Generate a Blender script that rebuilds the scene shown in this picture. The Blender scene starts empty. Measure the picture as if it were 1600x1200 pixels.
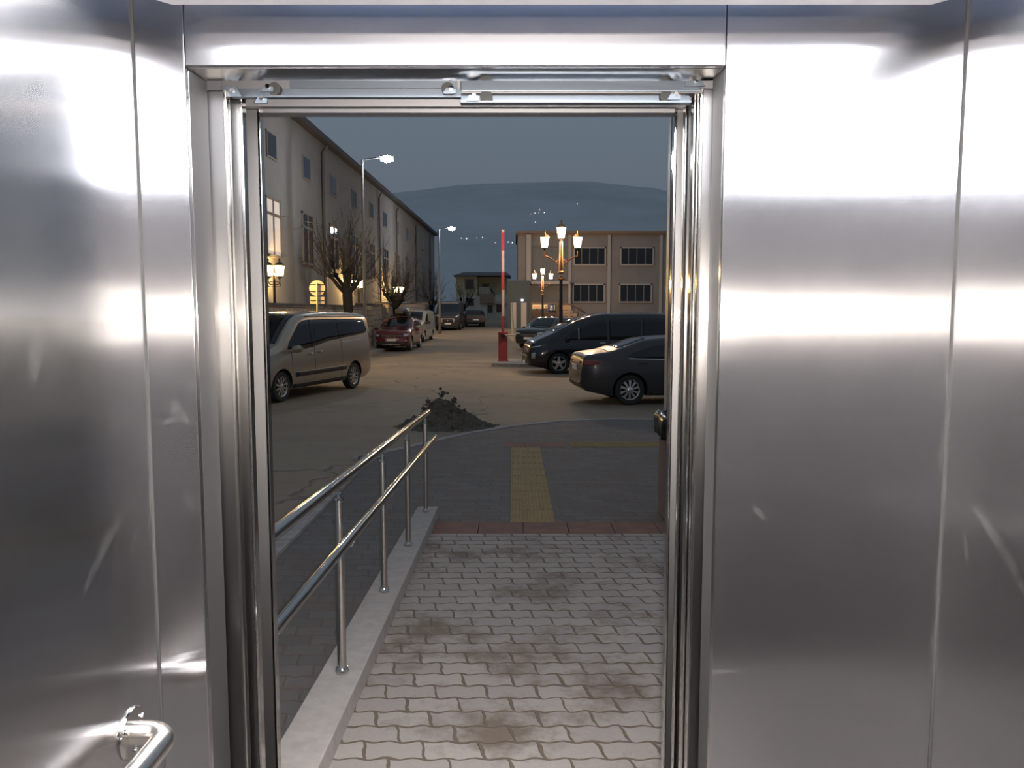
import bpy, bmesh, math, random
from mathutils import Vector, Matrix, noise
C = bpy.context
SC = C.scene
COL = SC.collection
R = math.radians
PI = math.pi
rnd = random.Random(7)

# ------------------------------------------------------------------ camera, sky, exposure, flash
EYE = 1.90
PITCH = math.atan(0.09)
cam_d = bpy.data.cameras.new('camera')
cam_d.sensor_width = 36.0
cam_d.lens = 27.0
cam_d.clip_start = 0.02
cam_d.clip_end = 2000
cam = bpy.data.objects.new('camera', cam_d)
COL.objects.link(cam)
cam.location = (0, 0, EYE)
cam.rotation_euler = (PI / 2 - PITCH, 0, 0)
SC.camera = cam
SC.view_settings.view_transform = 'Standard'
SC.view_settings.look = 'None'
SC.view_settings.gamma = 1.0
SC.view_settings.use_curve_mapping = False
SC.view_settings.exposure = 0.0

world = bpy.data.worlds.new('night_sky')
SC.world = world
world.use_nodes = True
wn = world.node_tree.nodes
bg = wn['Background']
wtc = wn.new('ShaderNodeTexCoord')
wsep = wn.new('ShaderNodeSeparateXYZ')
wmr = wn.new('ShaderNodeMapRange')
wmr.inputs['From Min'].default_value = 0.0
wmr.inputs['From Max'].default_value = 0.45
wcr = wn.new('ShaderNodeValToRGB')
wcr.color_ramp.elements[0].color = (0.095, 0.118, 0.148, 1)
wcr.color_ramp.elements[1].color = (0.165, 0.205, 0.260, 1)
wl = world.node_tree.links
wl.new(wtc.outputs['Generated'], wsep.inputs[0])
wl.new(wsep.outputs['Z'], wmr.inputs['Value'])
wl.new(wmr.outputs['Result'], wcr.inputs['Fac'])
wl.new(wcr.outputs['Color'], bg.inputs['Color'])
bg.inputs['Strength'].default_value = 1.0

FLASH_POWER = 350.0
CEILING_LIGHT = 15.0
LANTERN_POWER = 270.0
WALL_LANTERN_POWER = 230.0
LED_POWER = 260.0


def light(name, loc, power, col, radius=0.05, parent=None, kind='POINT'):
    d = bpy.data.lights.new(name, kind)
    d.energy = power
    d.color = col
    if kind in ('POINT', 'SPOT'):
        d.shadow_soft_size = radius
    o = bpy.data.objects.new(name, d)
    COL.objects.link(o)
    o.location = loc
    o.parent = parent
    return o


# the telephone's own flash, beside its lens
fl = light('phone_flash', (0.02, 0.02, EYE), FLASH_POWER, (1.0, 0.90, 0.80), 0.012, kind='SPOT')
fl.data.spot_size = R(110)
fl.data.spot_blend = 0.6
fl.rotation_euler = (PI / 2 - PITCH, 0, 0)


# ------------------------------------------------------------------ picture to place
def ray(px, py):
    u = (px - 800) / 1200.0
    v = (600 - py) / 1200.0
    c, s = math.cos(PITCH), math.sin(PITCH)
    return Vector((u, c + v * s, -s + v * c))


def at(px, py, Y):
    d = ray(px, py)
    return Vector((0, 0, EYE)) + d * (Y / d.y)


def gz(y):
    return 0.0 if y < 35 else 0.028 * (min(y, 120) - 35)


def gnd(px, py, z=0.0):
    d = ray(px, py)
    return Vector((0, 0, EYE)) + d * ((z - EYE) / d.z)


# ------------------------------------------------------------------ materials
def mat(name, col=(0.5, 0.5, 0.5), rough=0.5, metal=0.0, emit=None, estr=0.0, spec=0.5, coat=0.0):
    m = bpy.data.materials.new(name)
    m.use_nodes = True
    b = m.node_tree.nodes['Principled BSDF']
    b.inputs['Base Color'].default_value = (*col, 1)
    b.inputs['Roughness'].default_value = rough
    b.inputs['Metallic'].default_value = metal
    b.inputs['Specular IOR Level'].default_value = spec
    b.inputs['Coat Weight'].default_value = coat
    b.inputs['Coat Roughness'].default_value = 0.05
    if emit:
        b.inputs['Emission Color'].default_value = (*emit, 1)
        b.inputs['Emission Strength'].default_value = estr
    return m


def nd(m, kind, **kw):
    n = m.node_tree.nodes.new(kind)
    for k, v in kw.items():
        setattr(n, k, v)
    return n


def lk(m, a, b):
    m.node_tree.links.new(a, b)


def bsdf(m):
    return m.node_tree.nodes['Principled BSDF']


def math_node(m, op, a, b=None, c=None):
    n = nd(m, 'ShaderNodeMath', operation=op)
    for i, v in enumerate((a, b, c)):
        if v is None:
            continue
        if isinstance(v, (int, float)):
            n.inputs[i].default_value = v
        else:
            lk(m, v, n.inputs[i])
    return n.outputs[0]


def obj_xyz(m):
    tc = nd(m, 'ShaderNodeTexCoord')
    sp = nd(m, 'ShaderNodeSeparateXYZ')
    lk(m, tc.outputs['Object'], sp.inputs[0])
    return tc.outputs['Object'], sp.outputs


def noise_node(m, scale, detail=3, vec=None, rough=0.55):
    n = nd(m, 'ShaderNodeTexNoise')
    n.inputs['Scale'].default_value = scale
    n.inputs['Detail'].default_value = detail
    n.inputs['Roughness'].default_value = rough
    if vec is not None:
        lk(m, vec, n.inputs['Vector'])
    return n.outputs['Fac']


def ramp(m, fac, stops):
    n = nd(m, 'ShaderNodeValToRGB')
    e = n.color_ramp.elements
    while len(e) < len(stops):
        e.new(0.5)
    for i, (p, c) in enumerate(stops):
        e[i].position = p
        e[i].color = (*c, 1) if len(c) == 3 else c
    lk(m, fac, n.inputs['Fac'])
    return n.outputs['Color']


def mix(m, fac, a, b):
    n = nd(m, 'ShaderNodeMix', data_type='RGBA')
    if isinstance(fac, (int, float)):
        n.inputs['Factor'].default_value = fac
    else:
        lk(m, fac, n.inputs['Factor'])
    for i, v in ((6, a), (7, b)):
        if isinstance(v, tuple):
            n.inputs[i].default_value = (*v, 1)
        else:
            lk(m, v, n.inputs[i])
    return n.outputs[2]


def bump(m, height, strength=0.3, dist=0.01):
    n = nd(m, 'ShaderNodeBump')
    n.inputs['Strength'].default_value = strength
    n.inputs['Distance'].default_value = dist
    lk(m, height, n.inputs['Height'])
    lk(m, n.outputs['Normal'], bsdf(m).inputs['Normal'])


def steel(name, tangent, col=(0.60, 0.595, 0.605), rough=0.165, aniso=1.0, wavy=0.0008, smudges=True, sharp=0.48):
    """brushed sheet steel; the grain runs upright, so glints are drawn out along the tangent"""
    m = mat(name, col, rough, 1.0)
    b = bsdf(m)
    b.inputs['Anisotropic'].default_value = aniso
    geo = nd(m, 'ShaderNodeNewGeometry')
    t = nd(m, 'ShaderNodeVectorMath', operation='CROSS_PRODUCT')
    lk(m, geo.outputs['True Normal'], t.inputs[0])
    t.inputs[1].default_value = (0, 0, 1)
    lk(m, t.outputs[0], b.inputs['Tangent'])
    vec, xyz = obj_xyz(m)
    gl = nd(m, 'ShaderNodeBsdfAnisotropic')
    gl.inputs['Color'].default_value = (*col, 1)
    gl.inputs['Roughness'].default_value = 0.135
    gl.inputs['Anisotropy'].default_value = -0.80
    lk(m, t.outputs[0], gl.inputs['Tangent'])
    ms = nd(m, 'ShaderNodeMixShader')
    ms.inputs[0].default_value = sharp
    lk(m, b.outputs[0], ms.inputs[1])
    lk(m, gl.outputs[0], ms.inputs[2])
    out = [n for n in m.node_tree.nodes if n.type == 'OUTPUT_MATERIAL'][0]
    lk(m, ms.outputs[0], out.inputs['Surface'])
    if wavy:
        bump(m, noise_node(m, 1.7, 2, vec), 1.0, wavy)
        lk(m, b.inputs['Normal'].links[0].from_socket, gl.inputs['Normal'])
    if smudges:
        d = noise_node(m, 5.0, 5, vec, 0.7)
        rr = nd(m, 'ShaderNodeMapRange')
        rr.inputs['From Min'].default_value = 0.45
        rr.inputs['From Max'].default_value = 0.75
        rr.inputs['To Min'].default_value = rough
        rr.inputs['To Max'].default_value = rough + 0.03
        lk(m, d, rr.inputs['Value'])
        lk(m, rr.outputs[0], b.inputs['Roughness'])
    return m


M = {}


def smears(m, marks, col=(0.40, 0.39, 0.39)):
    """dried wipe marks on the sheet: (centre, half length, half width, direction) each in the plane of the wall"""
    vec, xyz = obj_xyz(m)
    n1 = noise_node(m, 26, 4, vec, 0.7)
    total = None
    for (c, a, w, ang, horiz, k) in marks:
        hx_ = math_node(m, 'SUBTRACT', xyz[horiz], c[horiz])
        vz_ = math_node(m, 'SUBTRACT', xyz[2], c[2])
        u = math_node(m, 'ADD', math_node(m, 'MULTIPLY', hx_, math.cos(ang) / a), math_node(m, 'MULTIPLY', vz_, math.sin(ang) / a))
        v = math_node(m, 'ADD', math_node(m, 'MULTIPLY', hx_, -math.sin(ang) / w), math_node(m, 'MULTIPLY', vz_, math.cos(ang) / w))
        v = math_node(m, 'ADD', v, math_node(m, 'MULTIPLY', math_node(m, 'MULTIPLY', u, u), k))
        r2 = math_node(m, 'ADD', math_node(m, 'MULTIPLY', u, u), math_node(m, 'MULTIPLY', v, v))
        f = math_node(m, 'MAXIMUM', math_node(m, 'SUBTRACT', 1.0, r2), 0.0)
        total = f if total is None else math_node(m, 'MAXIMUM', total, f)
    mr = nd(m, 'ShaderNodeMapRange')
    mr.inputs['From Min'].default_value = 0.35
    mr.inputs['From Max'].default_value = 0.62
    mr.inputs['To Max'].default_value = 0.05
    lk(m, n1, mr.inputs['Value'])
    fac = math_node(m, 'MULTIPLY', math_node(m, 'MINIMUM', math_node(m, 'MULTIPLY', total, 2.0), 1.0), mr.outputs[0])
    d = nd(m, 'ShaderNodeBsdfDiffuse')
    d.inputs['Color'].default_value = (*col, 1)
    ms = nd(m, 'ShaderNodeMixShader')
    lk(m, fac, ms.inputs[0])
    out = [n for n in m.node_tree.nodes if n.type == 'OUTPUT_MATERIAL'][0]
    lk(m, out.inputs['Surface'].links[0].from_socket, ms.inputs[1])
    lk(m, d.outputs[0], ms.inputs[2])
    lk(m, ms.outputs[0], out.inputs['Surface'])


M['steel_front'] = steel('brushed_steel_front', (1, 0, 0))
M['steel_side'] = steel('brushed_steel_side', (0, 1, 0))
def _fw(px, py): return at(px, py, 1.60)
def _sw(px, py):
    d = ray(px, py)
    return Vector((0, 0, EYE)) + d * (-0.763 / d.x)
smears(M['steel_front'], [(_fw(278, 640), 0.045, 0.010, R(-50), 0, 0.5), (_fw(295, 598), 0.03, 0.006, R(-20), 0, 0.3), (_fw(270, 655), 0.03, 0.006, R(30), 0, -0.6), (_fw(296, 785), 0.025, 0.008, R(-55), 0, 0.0),
    (_fw(1186, 801), 0.022, 0.007, R(-50), 0, 0.0), (_fw(1470, 940), 0.20, 0.02, R(88), 0, 0.2), (_fw(1475, 640), 0.16, 0.006, R(89), 0, 0.1), (_fw(1120, 1050), 0.05, 0.006, R(5), 0, 0.6)])
smears(M['steel_side'], [(_sw(165, 850), 0.12, 0.014, R(35), 1, 0.9), (_sw(208, 855), 0.04, 0.008, R(70), 1, 0.5), (_sw(234, 790), 0.09, 0.008, R(80), 1, 0.3), (_sw(55, 560), 0.05, 0.02, R(70), 1, 0.0)])
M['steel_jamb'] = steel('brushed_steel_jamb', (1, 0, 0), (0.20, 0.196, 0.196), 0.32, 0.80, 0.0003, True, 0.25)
M['steel_landing_and_shade'] = steel('dull_landing_and_shaded_steel', (1, 0, 0), (0.15, 0.148, 0.15), 0.50, 0.5, 0.0, True, 0.05)  # landing door steel, also the darkened door returns of the cabin
M['steel_dark'] = mat('shaded_steel', (0.30, 0.30, 0.32), 0.45, 1.0)
M['zinc'] = mat('zinc_plate', (0.17, 0.20, 0.24), 0.45, 1.0)
M['polished'] = mat('polished_tube', (0.62, 0.60, 0.57), 0.10, 1.0)
M['satin'] = mat('satin_tube', (0.58, 0.54, 0.50), 0.28, 1.0)
M['bar'] = mat('satin_bar', (0.72, 0.68, 0.64), 0.26, 1.0)
M['rubber'] = mat('black_rubber', (0.02, 0.02, 0.02), 0.7)
M['black_metal'] = mat('black_metal', (0.025, 0.025, 0.03), 0.45, 0.6)
M['diffuser'] = mat('lit_diffuser', (0.9, 0.9, 0.92), 0.5, 0, (0.93, 0.95, 1.0), CEILING_LIGHT)
M['ceiling_metal'] = mat('ceiling_sheet', (0.72, 0.73, 0.78), 0.35, 1.0)
M['roof_sheet'] = mat('pale_roof_sheet', (0.55, 0.60, 0.70), 0.6)
M['added_glow'] = mat('cool_added_glow', (0.9, 0.95, 1.0), 0.5, 0, (0.70, 0.82, 1.0), 5.0)
M['lift_floor'] = mat('lift_floor_vinyl', (0.13, 0.115, 0.105), 0.6)
M['unseen_back'] = mat('darkened_unseen_back', (0.075, 0.068, 0.068), 0.5)
M['concrete_wall'] = mat('tower_render', (0.30, 0.28, 0.27), 0.85)


def paver_mat(name, base, dark, joint, dirt, wet=0.0, seed=0.0):
    """wavy interlocking concrete pavers with sand filled joints and earth trodden over them"""
    m = mat(name, base, 0.85)
    vec, xyz = obj_xyz(m)
    L, H = 0.236, 0.130
    sy = math_node(m, 'MULTIPLY', math_node(m, 'SINE', math_node(m, 'MULTIPLY', xyz[0], 4 * PI / L)), 0.0072)
    wob = math_node(m, 'MULTIPLY', math_node(m, 'SUBTRACT', noise_node(m, 9, 2, vec), 0.5), 0.02)
    cy = math_node(m, 'ADD', math_node(m, 'ADD', xyz[1], sy), wob)
    fr = math_node(m, 'SUBTRACT', math_node(m, 'FRACT', math_node(m, 'DIVIDE', cy, H)), 0.5)
    sx = math_node(m, 'ADD', math_node(m, 'MULTIPLY', fr, 0.034), math_node(m, 'MULTIPLY', math_node(m, 'SINE', math_node(m, 'MULTIPLY', fr, 2 * PI)), -0.004))
    cx = math_node(m, 'ADD', math_node(m, 'ADD', xyz[0], sx), math_node(m, 'ADD', wob, 40 * L))
    cv = nd(m, 'ShaderNodeCombineXYZ')
    lk(m, cx, cv.inputs[0])
    lk(m, cy, cv.inputs[1])
    br = nd(m, 'ShaderNodeTexBrick')
    br.offset = 0.5
    br.inputs['Scale'].default_value = 1.0
    br.inputs['Brick Width'].default_value = L
    br.inputs['Row Height'].default_value = H
    mrs = nd(m, 'ShaderNodeMapRange')
    mrs.inputs['From Min'].default_value = 0.30
    mrs.inputs['From Max'].default_value = 0.72
    mrs.inputs['To Min'].default_value = 0.0030
    mrs.inputs['To Max'].default_value = 0.0125
    lk(m, noise_node(m, 7, 4, vec, 0.65), mrs.inputs['Value'])
    lk(m, mrs.outputs[0], br.inputs['Mortar Size'])
    br.inputs['Mortar Smooth'].default_value = 0.25
    br.inputs['Bias'].default_value = 0.0
    br.inputs['Color1'].default_value = (*base, 1)
    br.inputs['Color2'].default_value = (*dark, 1)
    br.inputs['Mortar'].default_value = (*joint, 1)
    lk(m, cv.outputs[0], br.inputs['Vector'])
    fine = noise_node(m, 60, 4, vec)
    col = mix(m, math_node(m, 'MULTIPLY', fine, 0.25), br.outputs['Color'], joint)
    big = noise_node(m, 1.6 + seed, 8, vec, 0.70)
    ed = math_node(m, 'ADD', math_node(m, 'MULTIPLY', br.outputs['Fac'], 0.16), big)
    mr = nd(m, 'ShaderNodeMapRange')
    mr.inputs['From Min'].default_value = 0.50
    mr.inputs['From Max'].default_value = 0.64
    mr.inputs['To Max'].default_value = 0.88
    lk(m, ed, mr.inputs['Value'])
    col = mix(m, mr.outputs[0], col, dirt)
    lk(m, col, bsdf(m).inputs['Base Color'])
    hgt = math_node(m, 'SUBTRACT', math_node(m, 'MULTIPLY', fine, 0.15), br.outputs['Fac'])
    bump(m, hgt, 0.7, 0.012)
    return m


M['paver'] = paver_mat('wavy_pavers', (0.40, 0.36, 0.33), (0.34, 0.305, 0.285), (0.12, 0.09, 0.07), (0.14, 0.105, 0.075))
M['paver_grey'] = paver_mat('grey_wavy_pavers', (0.17, 0.16, 0.155), (0.13, 0.122, 0.118), (0.09, 0.08, 0.07), (0.15, 0.115, 0.095), 0, 0.7)


def noisy(name, a, b, scale, rough=0.85, bstr=0.3, bdist=0.01, detail=5):
    m = mat(name, a, rough, spec=0.15)
    vec, _ = obj_xyz(m)
    n = noise_node(m, scale, detail, vec, 0.6)
    lk(m, ramp(m, n, [(0.35, a), (0.68, b)]), bsdf(m).inputs['Base Color'])
    if bstr:
        bump(m, n, bstr, bdist)
    return m


M['kerb'] = noisy('cast_concrete', (0.42, 0.385, 0.36), (0.35, 0.32, 0.30), 14, 0.9, 0.25, 0.006)
M['curbstone'] = noisy('curb_stone', (0.40, 0.38, 0.36), (0.28, 0.26, 0.25), 9, 0.9)
M['red_tile'] = noisy('red_paving_tile', (0.25, 0.145, 0.12), (0.20, 0.12, 0.105), 7, 0.85)
M['yellow_tile'] = noisy('yellow_tactile_tile', (0.34, 0.255, 0.13), (0.28, 0.21, 0.11), 6, 0.8)
M['earth'] = noisy('dug_earth', (0.15, 0.13, 0.105), (0.09, 0.078, 0.064), 18, 0.95, 0.8, 0.03)
M['sidewalk'] = noisy('far_sidewalk', (0.34, 0.30, 0.25), (0.26, 0.23, 0.20), 3, 0.9)


def road_mat():
    m = mat('worn_concrete_road', (0.3, 0.27, 0.23), 0.8)
    vec, xyz = obj_xyz(m)
    a = noise_node(m, 0.35, 6, vec, 0.65)
    f = noise_node(m, 30, 4, vec)
    col = ramp(m, a, [(0.30, (0.23, 0.18, 0.125)), (0.5, (0.30, 0.235, 0.165)), (0.72, (0.205, 0.16, 0.115))])
    vo = nd(m, 'ShaderNodeTexVoronoi', feature='DISTANCE_TO_EDGE')
    vo.inputs['Scale'].default_value = 0.16
    wv = nd(m, 'ShaderNodeTexNoise')
    wv.inputs['Scale'].default_value = 0.9
    wv.inputs['Detail'].default_value = 5
    lk(m, vec, wv.inputs['Vector'])
    add = nd(m, 'ShaderNodeVectorMath', operation='ADD')
    sc = nd(m, 'ShaderNodeVectorMath', operation='SCALE')
    sc.inputs['Scale'].default_value = 1.6
    lk(m, wv.outputs['Color'], sc.inputs[0])
    lk(m, vec, add.inputs[0])
    lk(m, sc.outputs[0], add.inputs[1])
    lk(m, add.outputs[0], vo.inputs['Vector'])
    crack = nd(m, 'ShaderNodeMapRange')
    crack.inputs['From Min'].default_value = 0.0
    crack.inputs['From Max'].default_value = 0.006
    crack.inputs['To Min'].default_value = 0.7
    crack.inputs['To Max'].default_value = 0.0
    lk(m, vo.outputs['Distance'], crack.inputs['Value'])
    col = mix(m, crack.outputs[0], col, (0.05, 0.043, 0.036))
    col = mix(m, math_node(m, 'MULTIPLY', f, 0.25), col, (0.12, 0.105, 0.09))
    lk(m, col, bsdf(m).inputs['Base Color'])
    bump(m, math_node(m, 'ADD', math_node(m, 'MULTIPLY', a, 4.0), f), 0.25, 0.01)
    return m


M['road'] = road_mat()


def stone_mat(name, a, b, joint, w=0.45, h=0.22):
    m = mat(name, a, 0.9)
    vec, xyz = obj_xyz(m)
    cv = nd(m, 'ShaderNodeCombineXYZ')
    lk(m, math_node(m, 'ADD', xyz[0], xyz[1]), cv.inputs[0])
    lk(m, xyz[2], cv.inputs[1])
    br = nd(m, 'ShaderNodeTexBrick')
    br.inputs['Scale'].default_value = 1
    br.inputs['Brick Width'].default_value = w
    br.inputs['Row Height'].default_value = h
    br.inputs['Mortar Size'].default_value = 0.018
    br.inputs['Color1'].default_value = (*a, 1)
    br.inputs['Color2'].default_value = (*b, 1)
    br.inputs['Mortar'].default_value = (*joint, 1)
    lk(m, cv.outputs[0], br.inputs['Vector'])
    n = noise_node(m, 7, 4, vec)
    lk(m, mix(m, math_node(m, 'MULTIPLY', n, 0.3), br.outputs['Color'], joint), bsdf(m).inputs['Base Color'])
    bump(m, math_node(m, 'SUBTRACT', n, br.outputs['Fac']), 0.6, 0.02)
    return m


M['stone'] = stone_mat('rough_stone_blocks', (0.42, 0.36, 0.28), (0.30, 0.26, 0.21), (0.12, 0.10, 0.085), 0.55, 0.27)
M['facade_warm'] = noisy('ochre_render', (0.27, 0.265, 0.26), (0.235, 0.23, 0.228), 0.8, 0.9, 0.1)
M['facade_grey'] = noisy('grey_render', (0.34, 0.31, 0.295), (0.29, 0.27, 0.26), 0.7, 0.9, 0.1)
M['facade_white'] = noisy('pale_render', (0.62, 0.62, 0.56), (0.52, 0.52, 0.46), 0.6, 0.9, 0.1)
M['facade_yellow'] = noisy('yellowish_render', (0.52, 0.50, 0.33), (0.44, 0.42, 0.28), 0.6, 0.9, 0.1)
M['trim_pale'] = mat('pale_trim', (0.50, 0.46, 0.44), 0.8)
M['trim_brown'] = mat('brown_trim', (0.30, 0.22, 0.17), 0.8)
M['pipe'] = mat('dark_downpipe', (0.10, 0.10, 0.105), 0.5, 0.2)
M['pipe_pale'] = mat('pale_pipe', (0.55, 0.55, 0.55), 0.4, 0.5)
M['roof'] = mat('dark_roof', (0.07, 0.07, 0.08), 0.8)
M['hill'] = noisy('hillside_city_glow', (0.50, 0.53, 0.56), (0.42, 0.45, 0.48), 0.05, 0.95, 0)  # pale blue-grey stands in for city glow and mist over the slope
M['glass_dark'] = mat('night_window_glass', (0.015, 0.017, 0.02), 0.04, 0, spec=0.7)
M['car_glass'] = mat('dark_car_glass', (0.008, 0.010, 0.012), 0.03, 0, spec=0.6)
M['window_wood'] = mat('window_frame_wood', (0.21, 0.19, 0.18), 0.8)
M['window_white'] = mat('window_frame_white', (0.55, 0.53, 0.51), 0.6)
M['curtain'] = mat('lit_curtain', (0.8, 0.7, 0.6), 0.9, 0, (1.0, 0.84, 0.74), 0.24)
M['bark'] = noisy('dark_bark', (0.028, 0.030, 0.034), (0.018, 0.019, 0.022), 25, 0.95, 0.6, 0.02)
M['twig'] = mat('grey_twig', (0.045, 0.045, 0.048), 0.9)
M['led'] = mat('cold_led_lens', (1, 1, 1), 0.3, 0, (0.92, 1.0, 0.95), 60.0)
M['far_light'] = mat('far_window_light', (1, 1, 1), 0.5, 0, (0.85, 0.92, 1.0), 1.6)
M['far_light_red'] = mat('far_red_light', (1, 0.6, 0.5), 0.5, 0, (1.0, 0.55, 0.50), 0.8)
M['copper'] = mat('copper_coloured_post', (0.50, 0.25, 0.11), 0.40, 0.5)
M['post_dark'] = mat('dark_lamp_post', (0.06, 0.045, 0.04), 0.5, 0.4)
M['brass'] = mat('brass_cap', (0.42, 0.30, 0.13), 0.4, 0.8)
M['red_paint'] = mat('red_barrier_paint', (0.34, 0.04, 0.05), 0.45)
M['white_paint'] = mat('white_barrier_paint', (0.46, 0.38, 0.35), 0.5)
M['plate'] = mat('number_plate_white', (0.80, 0.80, 0.84), 0.35)
M['plate_ink'] = mat('number_plate_ink', (0.02, 0.02, 0.025), 0.5)
M['plate_blue'] = mat('number_plate_blue', (0.03, 0.07, 0.35), 0.5)
M['chrome'] = mat('chrome_trim', (0.80, 0.80, 0.80), 0.08, 1.0)
M['alloy'] = mat('alloy_rim', (0.62, 0.60, 0.58), 0.28, 0.9)
M['tyre'] = mat('tyre_rubber', (0.018, 0.018, 0.018), 0.75)
M['well'] = mat('wheel_well', (0.008, 0.008, 0.008), 0.95)
M['car_plastic'] = mat('black_car_plastic', (0.02, 0.02, 0.022), 0.55)
M['lamp_clear'] = mat('headlamp_lens', (0.55, 0.57, 0.60), 0.08, 0.6)
M['lamp_red'] = mat('tail_lamp_lens', (0.22, 0.035, 0.02), 0.08, 0, coat=1.0)
M['paint_champagne'] = mat('champagne_paint', (0.46, 0.385, 0.29), 0.30, 0.55, coat=0.7)
M['paint_red'] = mat('dark_red_paint', (0.11, 0.008, 0.012), 0.28, 0.25, coat=1.0)
M['paint_white'] = mat('white_van_paint', (0.36, 0.37, 0.33), 0.35, 0, coat=0.7)
M['paint_black'] = mat('black_van_paint', (0.012, 0.012, 0.014), 0.16, 0.2, coat=1.0)
M['paint_night'] = mat('dark_blue_van_paint', (0.015, 0.017, 0.024), 0.3, 0.2, coat=0.8)
M['paint_graphite'] = mat('graphite_sedan_paint', (0.040, 0.035, 0.037), 0.30, 0.0, coat=0.30)
M['paint_far'] = mat('dull_black_paint', (0.018, 0.015, 0.017), 0.45, 0.0, coat=0.15)
M['glass_dull'] = mat('dull_window_glass', (0.03, 0.034, 0.036), 0.45)
M['paint_green'] = mat('dark_green_paint', (0.022, 0.032, 0.030), 0.25, 0.3, coat=1.0)
M['bin_stone'] = noisy('washed_pink_concrete', (0.33, 0.215, 0.18), (0.25, 0.165, 0.145), 40, 0.9, 0.3, 0.004)
M['bin_bag'] = mat('black_bin_liner', (0.012, 0.012, 0.012), 0.22, 0, spec=0.6)
M['sign_back'] = mat('bare_sign_back', (0.85, 0.74, 0.55), 0.6, 0.0)
M['annexe_wall'] = mat('dark_blue_grey_render', (0.085, 0.10, 0.115), 0.9)
M['banner_orange'] = mat('orange_banner', (0.72, 0.27, 0.12), 0.8)
M['banner_cream'] = mat('cream_banner', (0.75, 0.60, 0.42), 0.8)
M['banner_blue'] = mat('blue_banner', (0.035, 0.06, 0.16), 0.8)
M['board'] = noisy('timber_board', (0.42, 0.30, 0.20), (0.34, 0.24, 0.16), 6, 0.8, 0)
M['board_dark'] = mat('dark_timber', (0.11, 0.075, 0.06), 0.8)


def pane_glass(name, col, strength):
    """lit frosted pane: glows and lets the lamp inside shine through"""
    m = bpy.data.materials.new(name)
    m.use_nodes = True
    t = m.node_tree
    t.nodes.clear()
    o = t.nodes.new('ShaderNodeOutputMaterial')
    a = t.nodes.new('ShaderNodeAddShader')
    tr = t.nodes.new('ShaderNodeBsdfTransparent')
    e = t.nodes.new('ShaderNodeEmission')
    e.inputs['Color'].default_value = (*col, 1)
    e.inputs['Strength'].default_value = strength
    t.links.new(tr.outputs[0], a.inputs[0])
    t.links.new(e.outputs[0], a.inputs[1])
    t.links.new(a.outputs[0], o.inputs['Surface'])
    return m


M['pane'] = pane_glass('lit_lantern_glass', (1.0, 0.90, 0.72), 4.0)
M['pane_warm'] = pane_glass('lit_yellow_lantern_glass', (1.0, 0.78, 0.42), 5.0)


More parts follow.
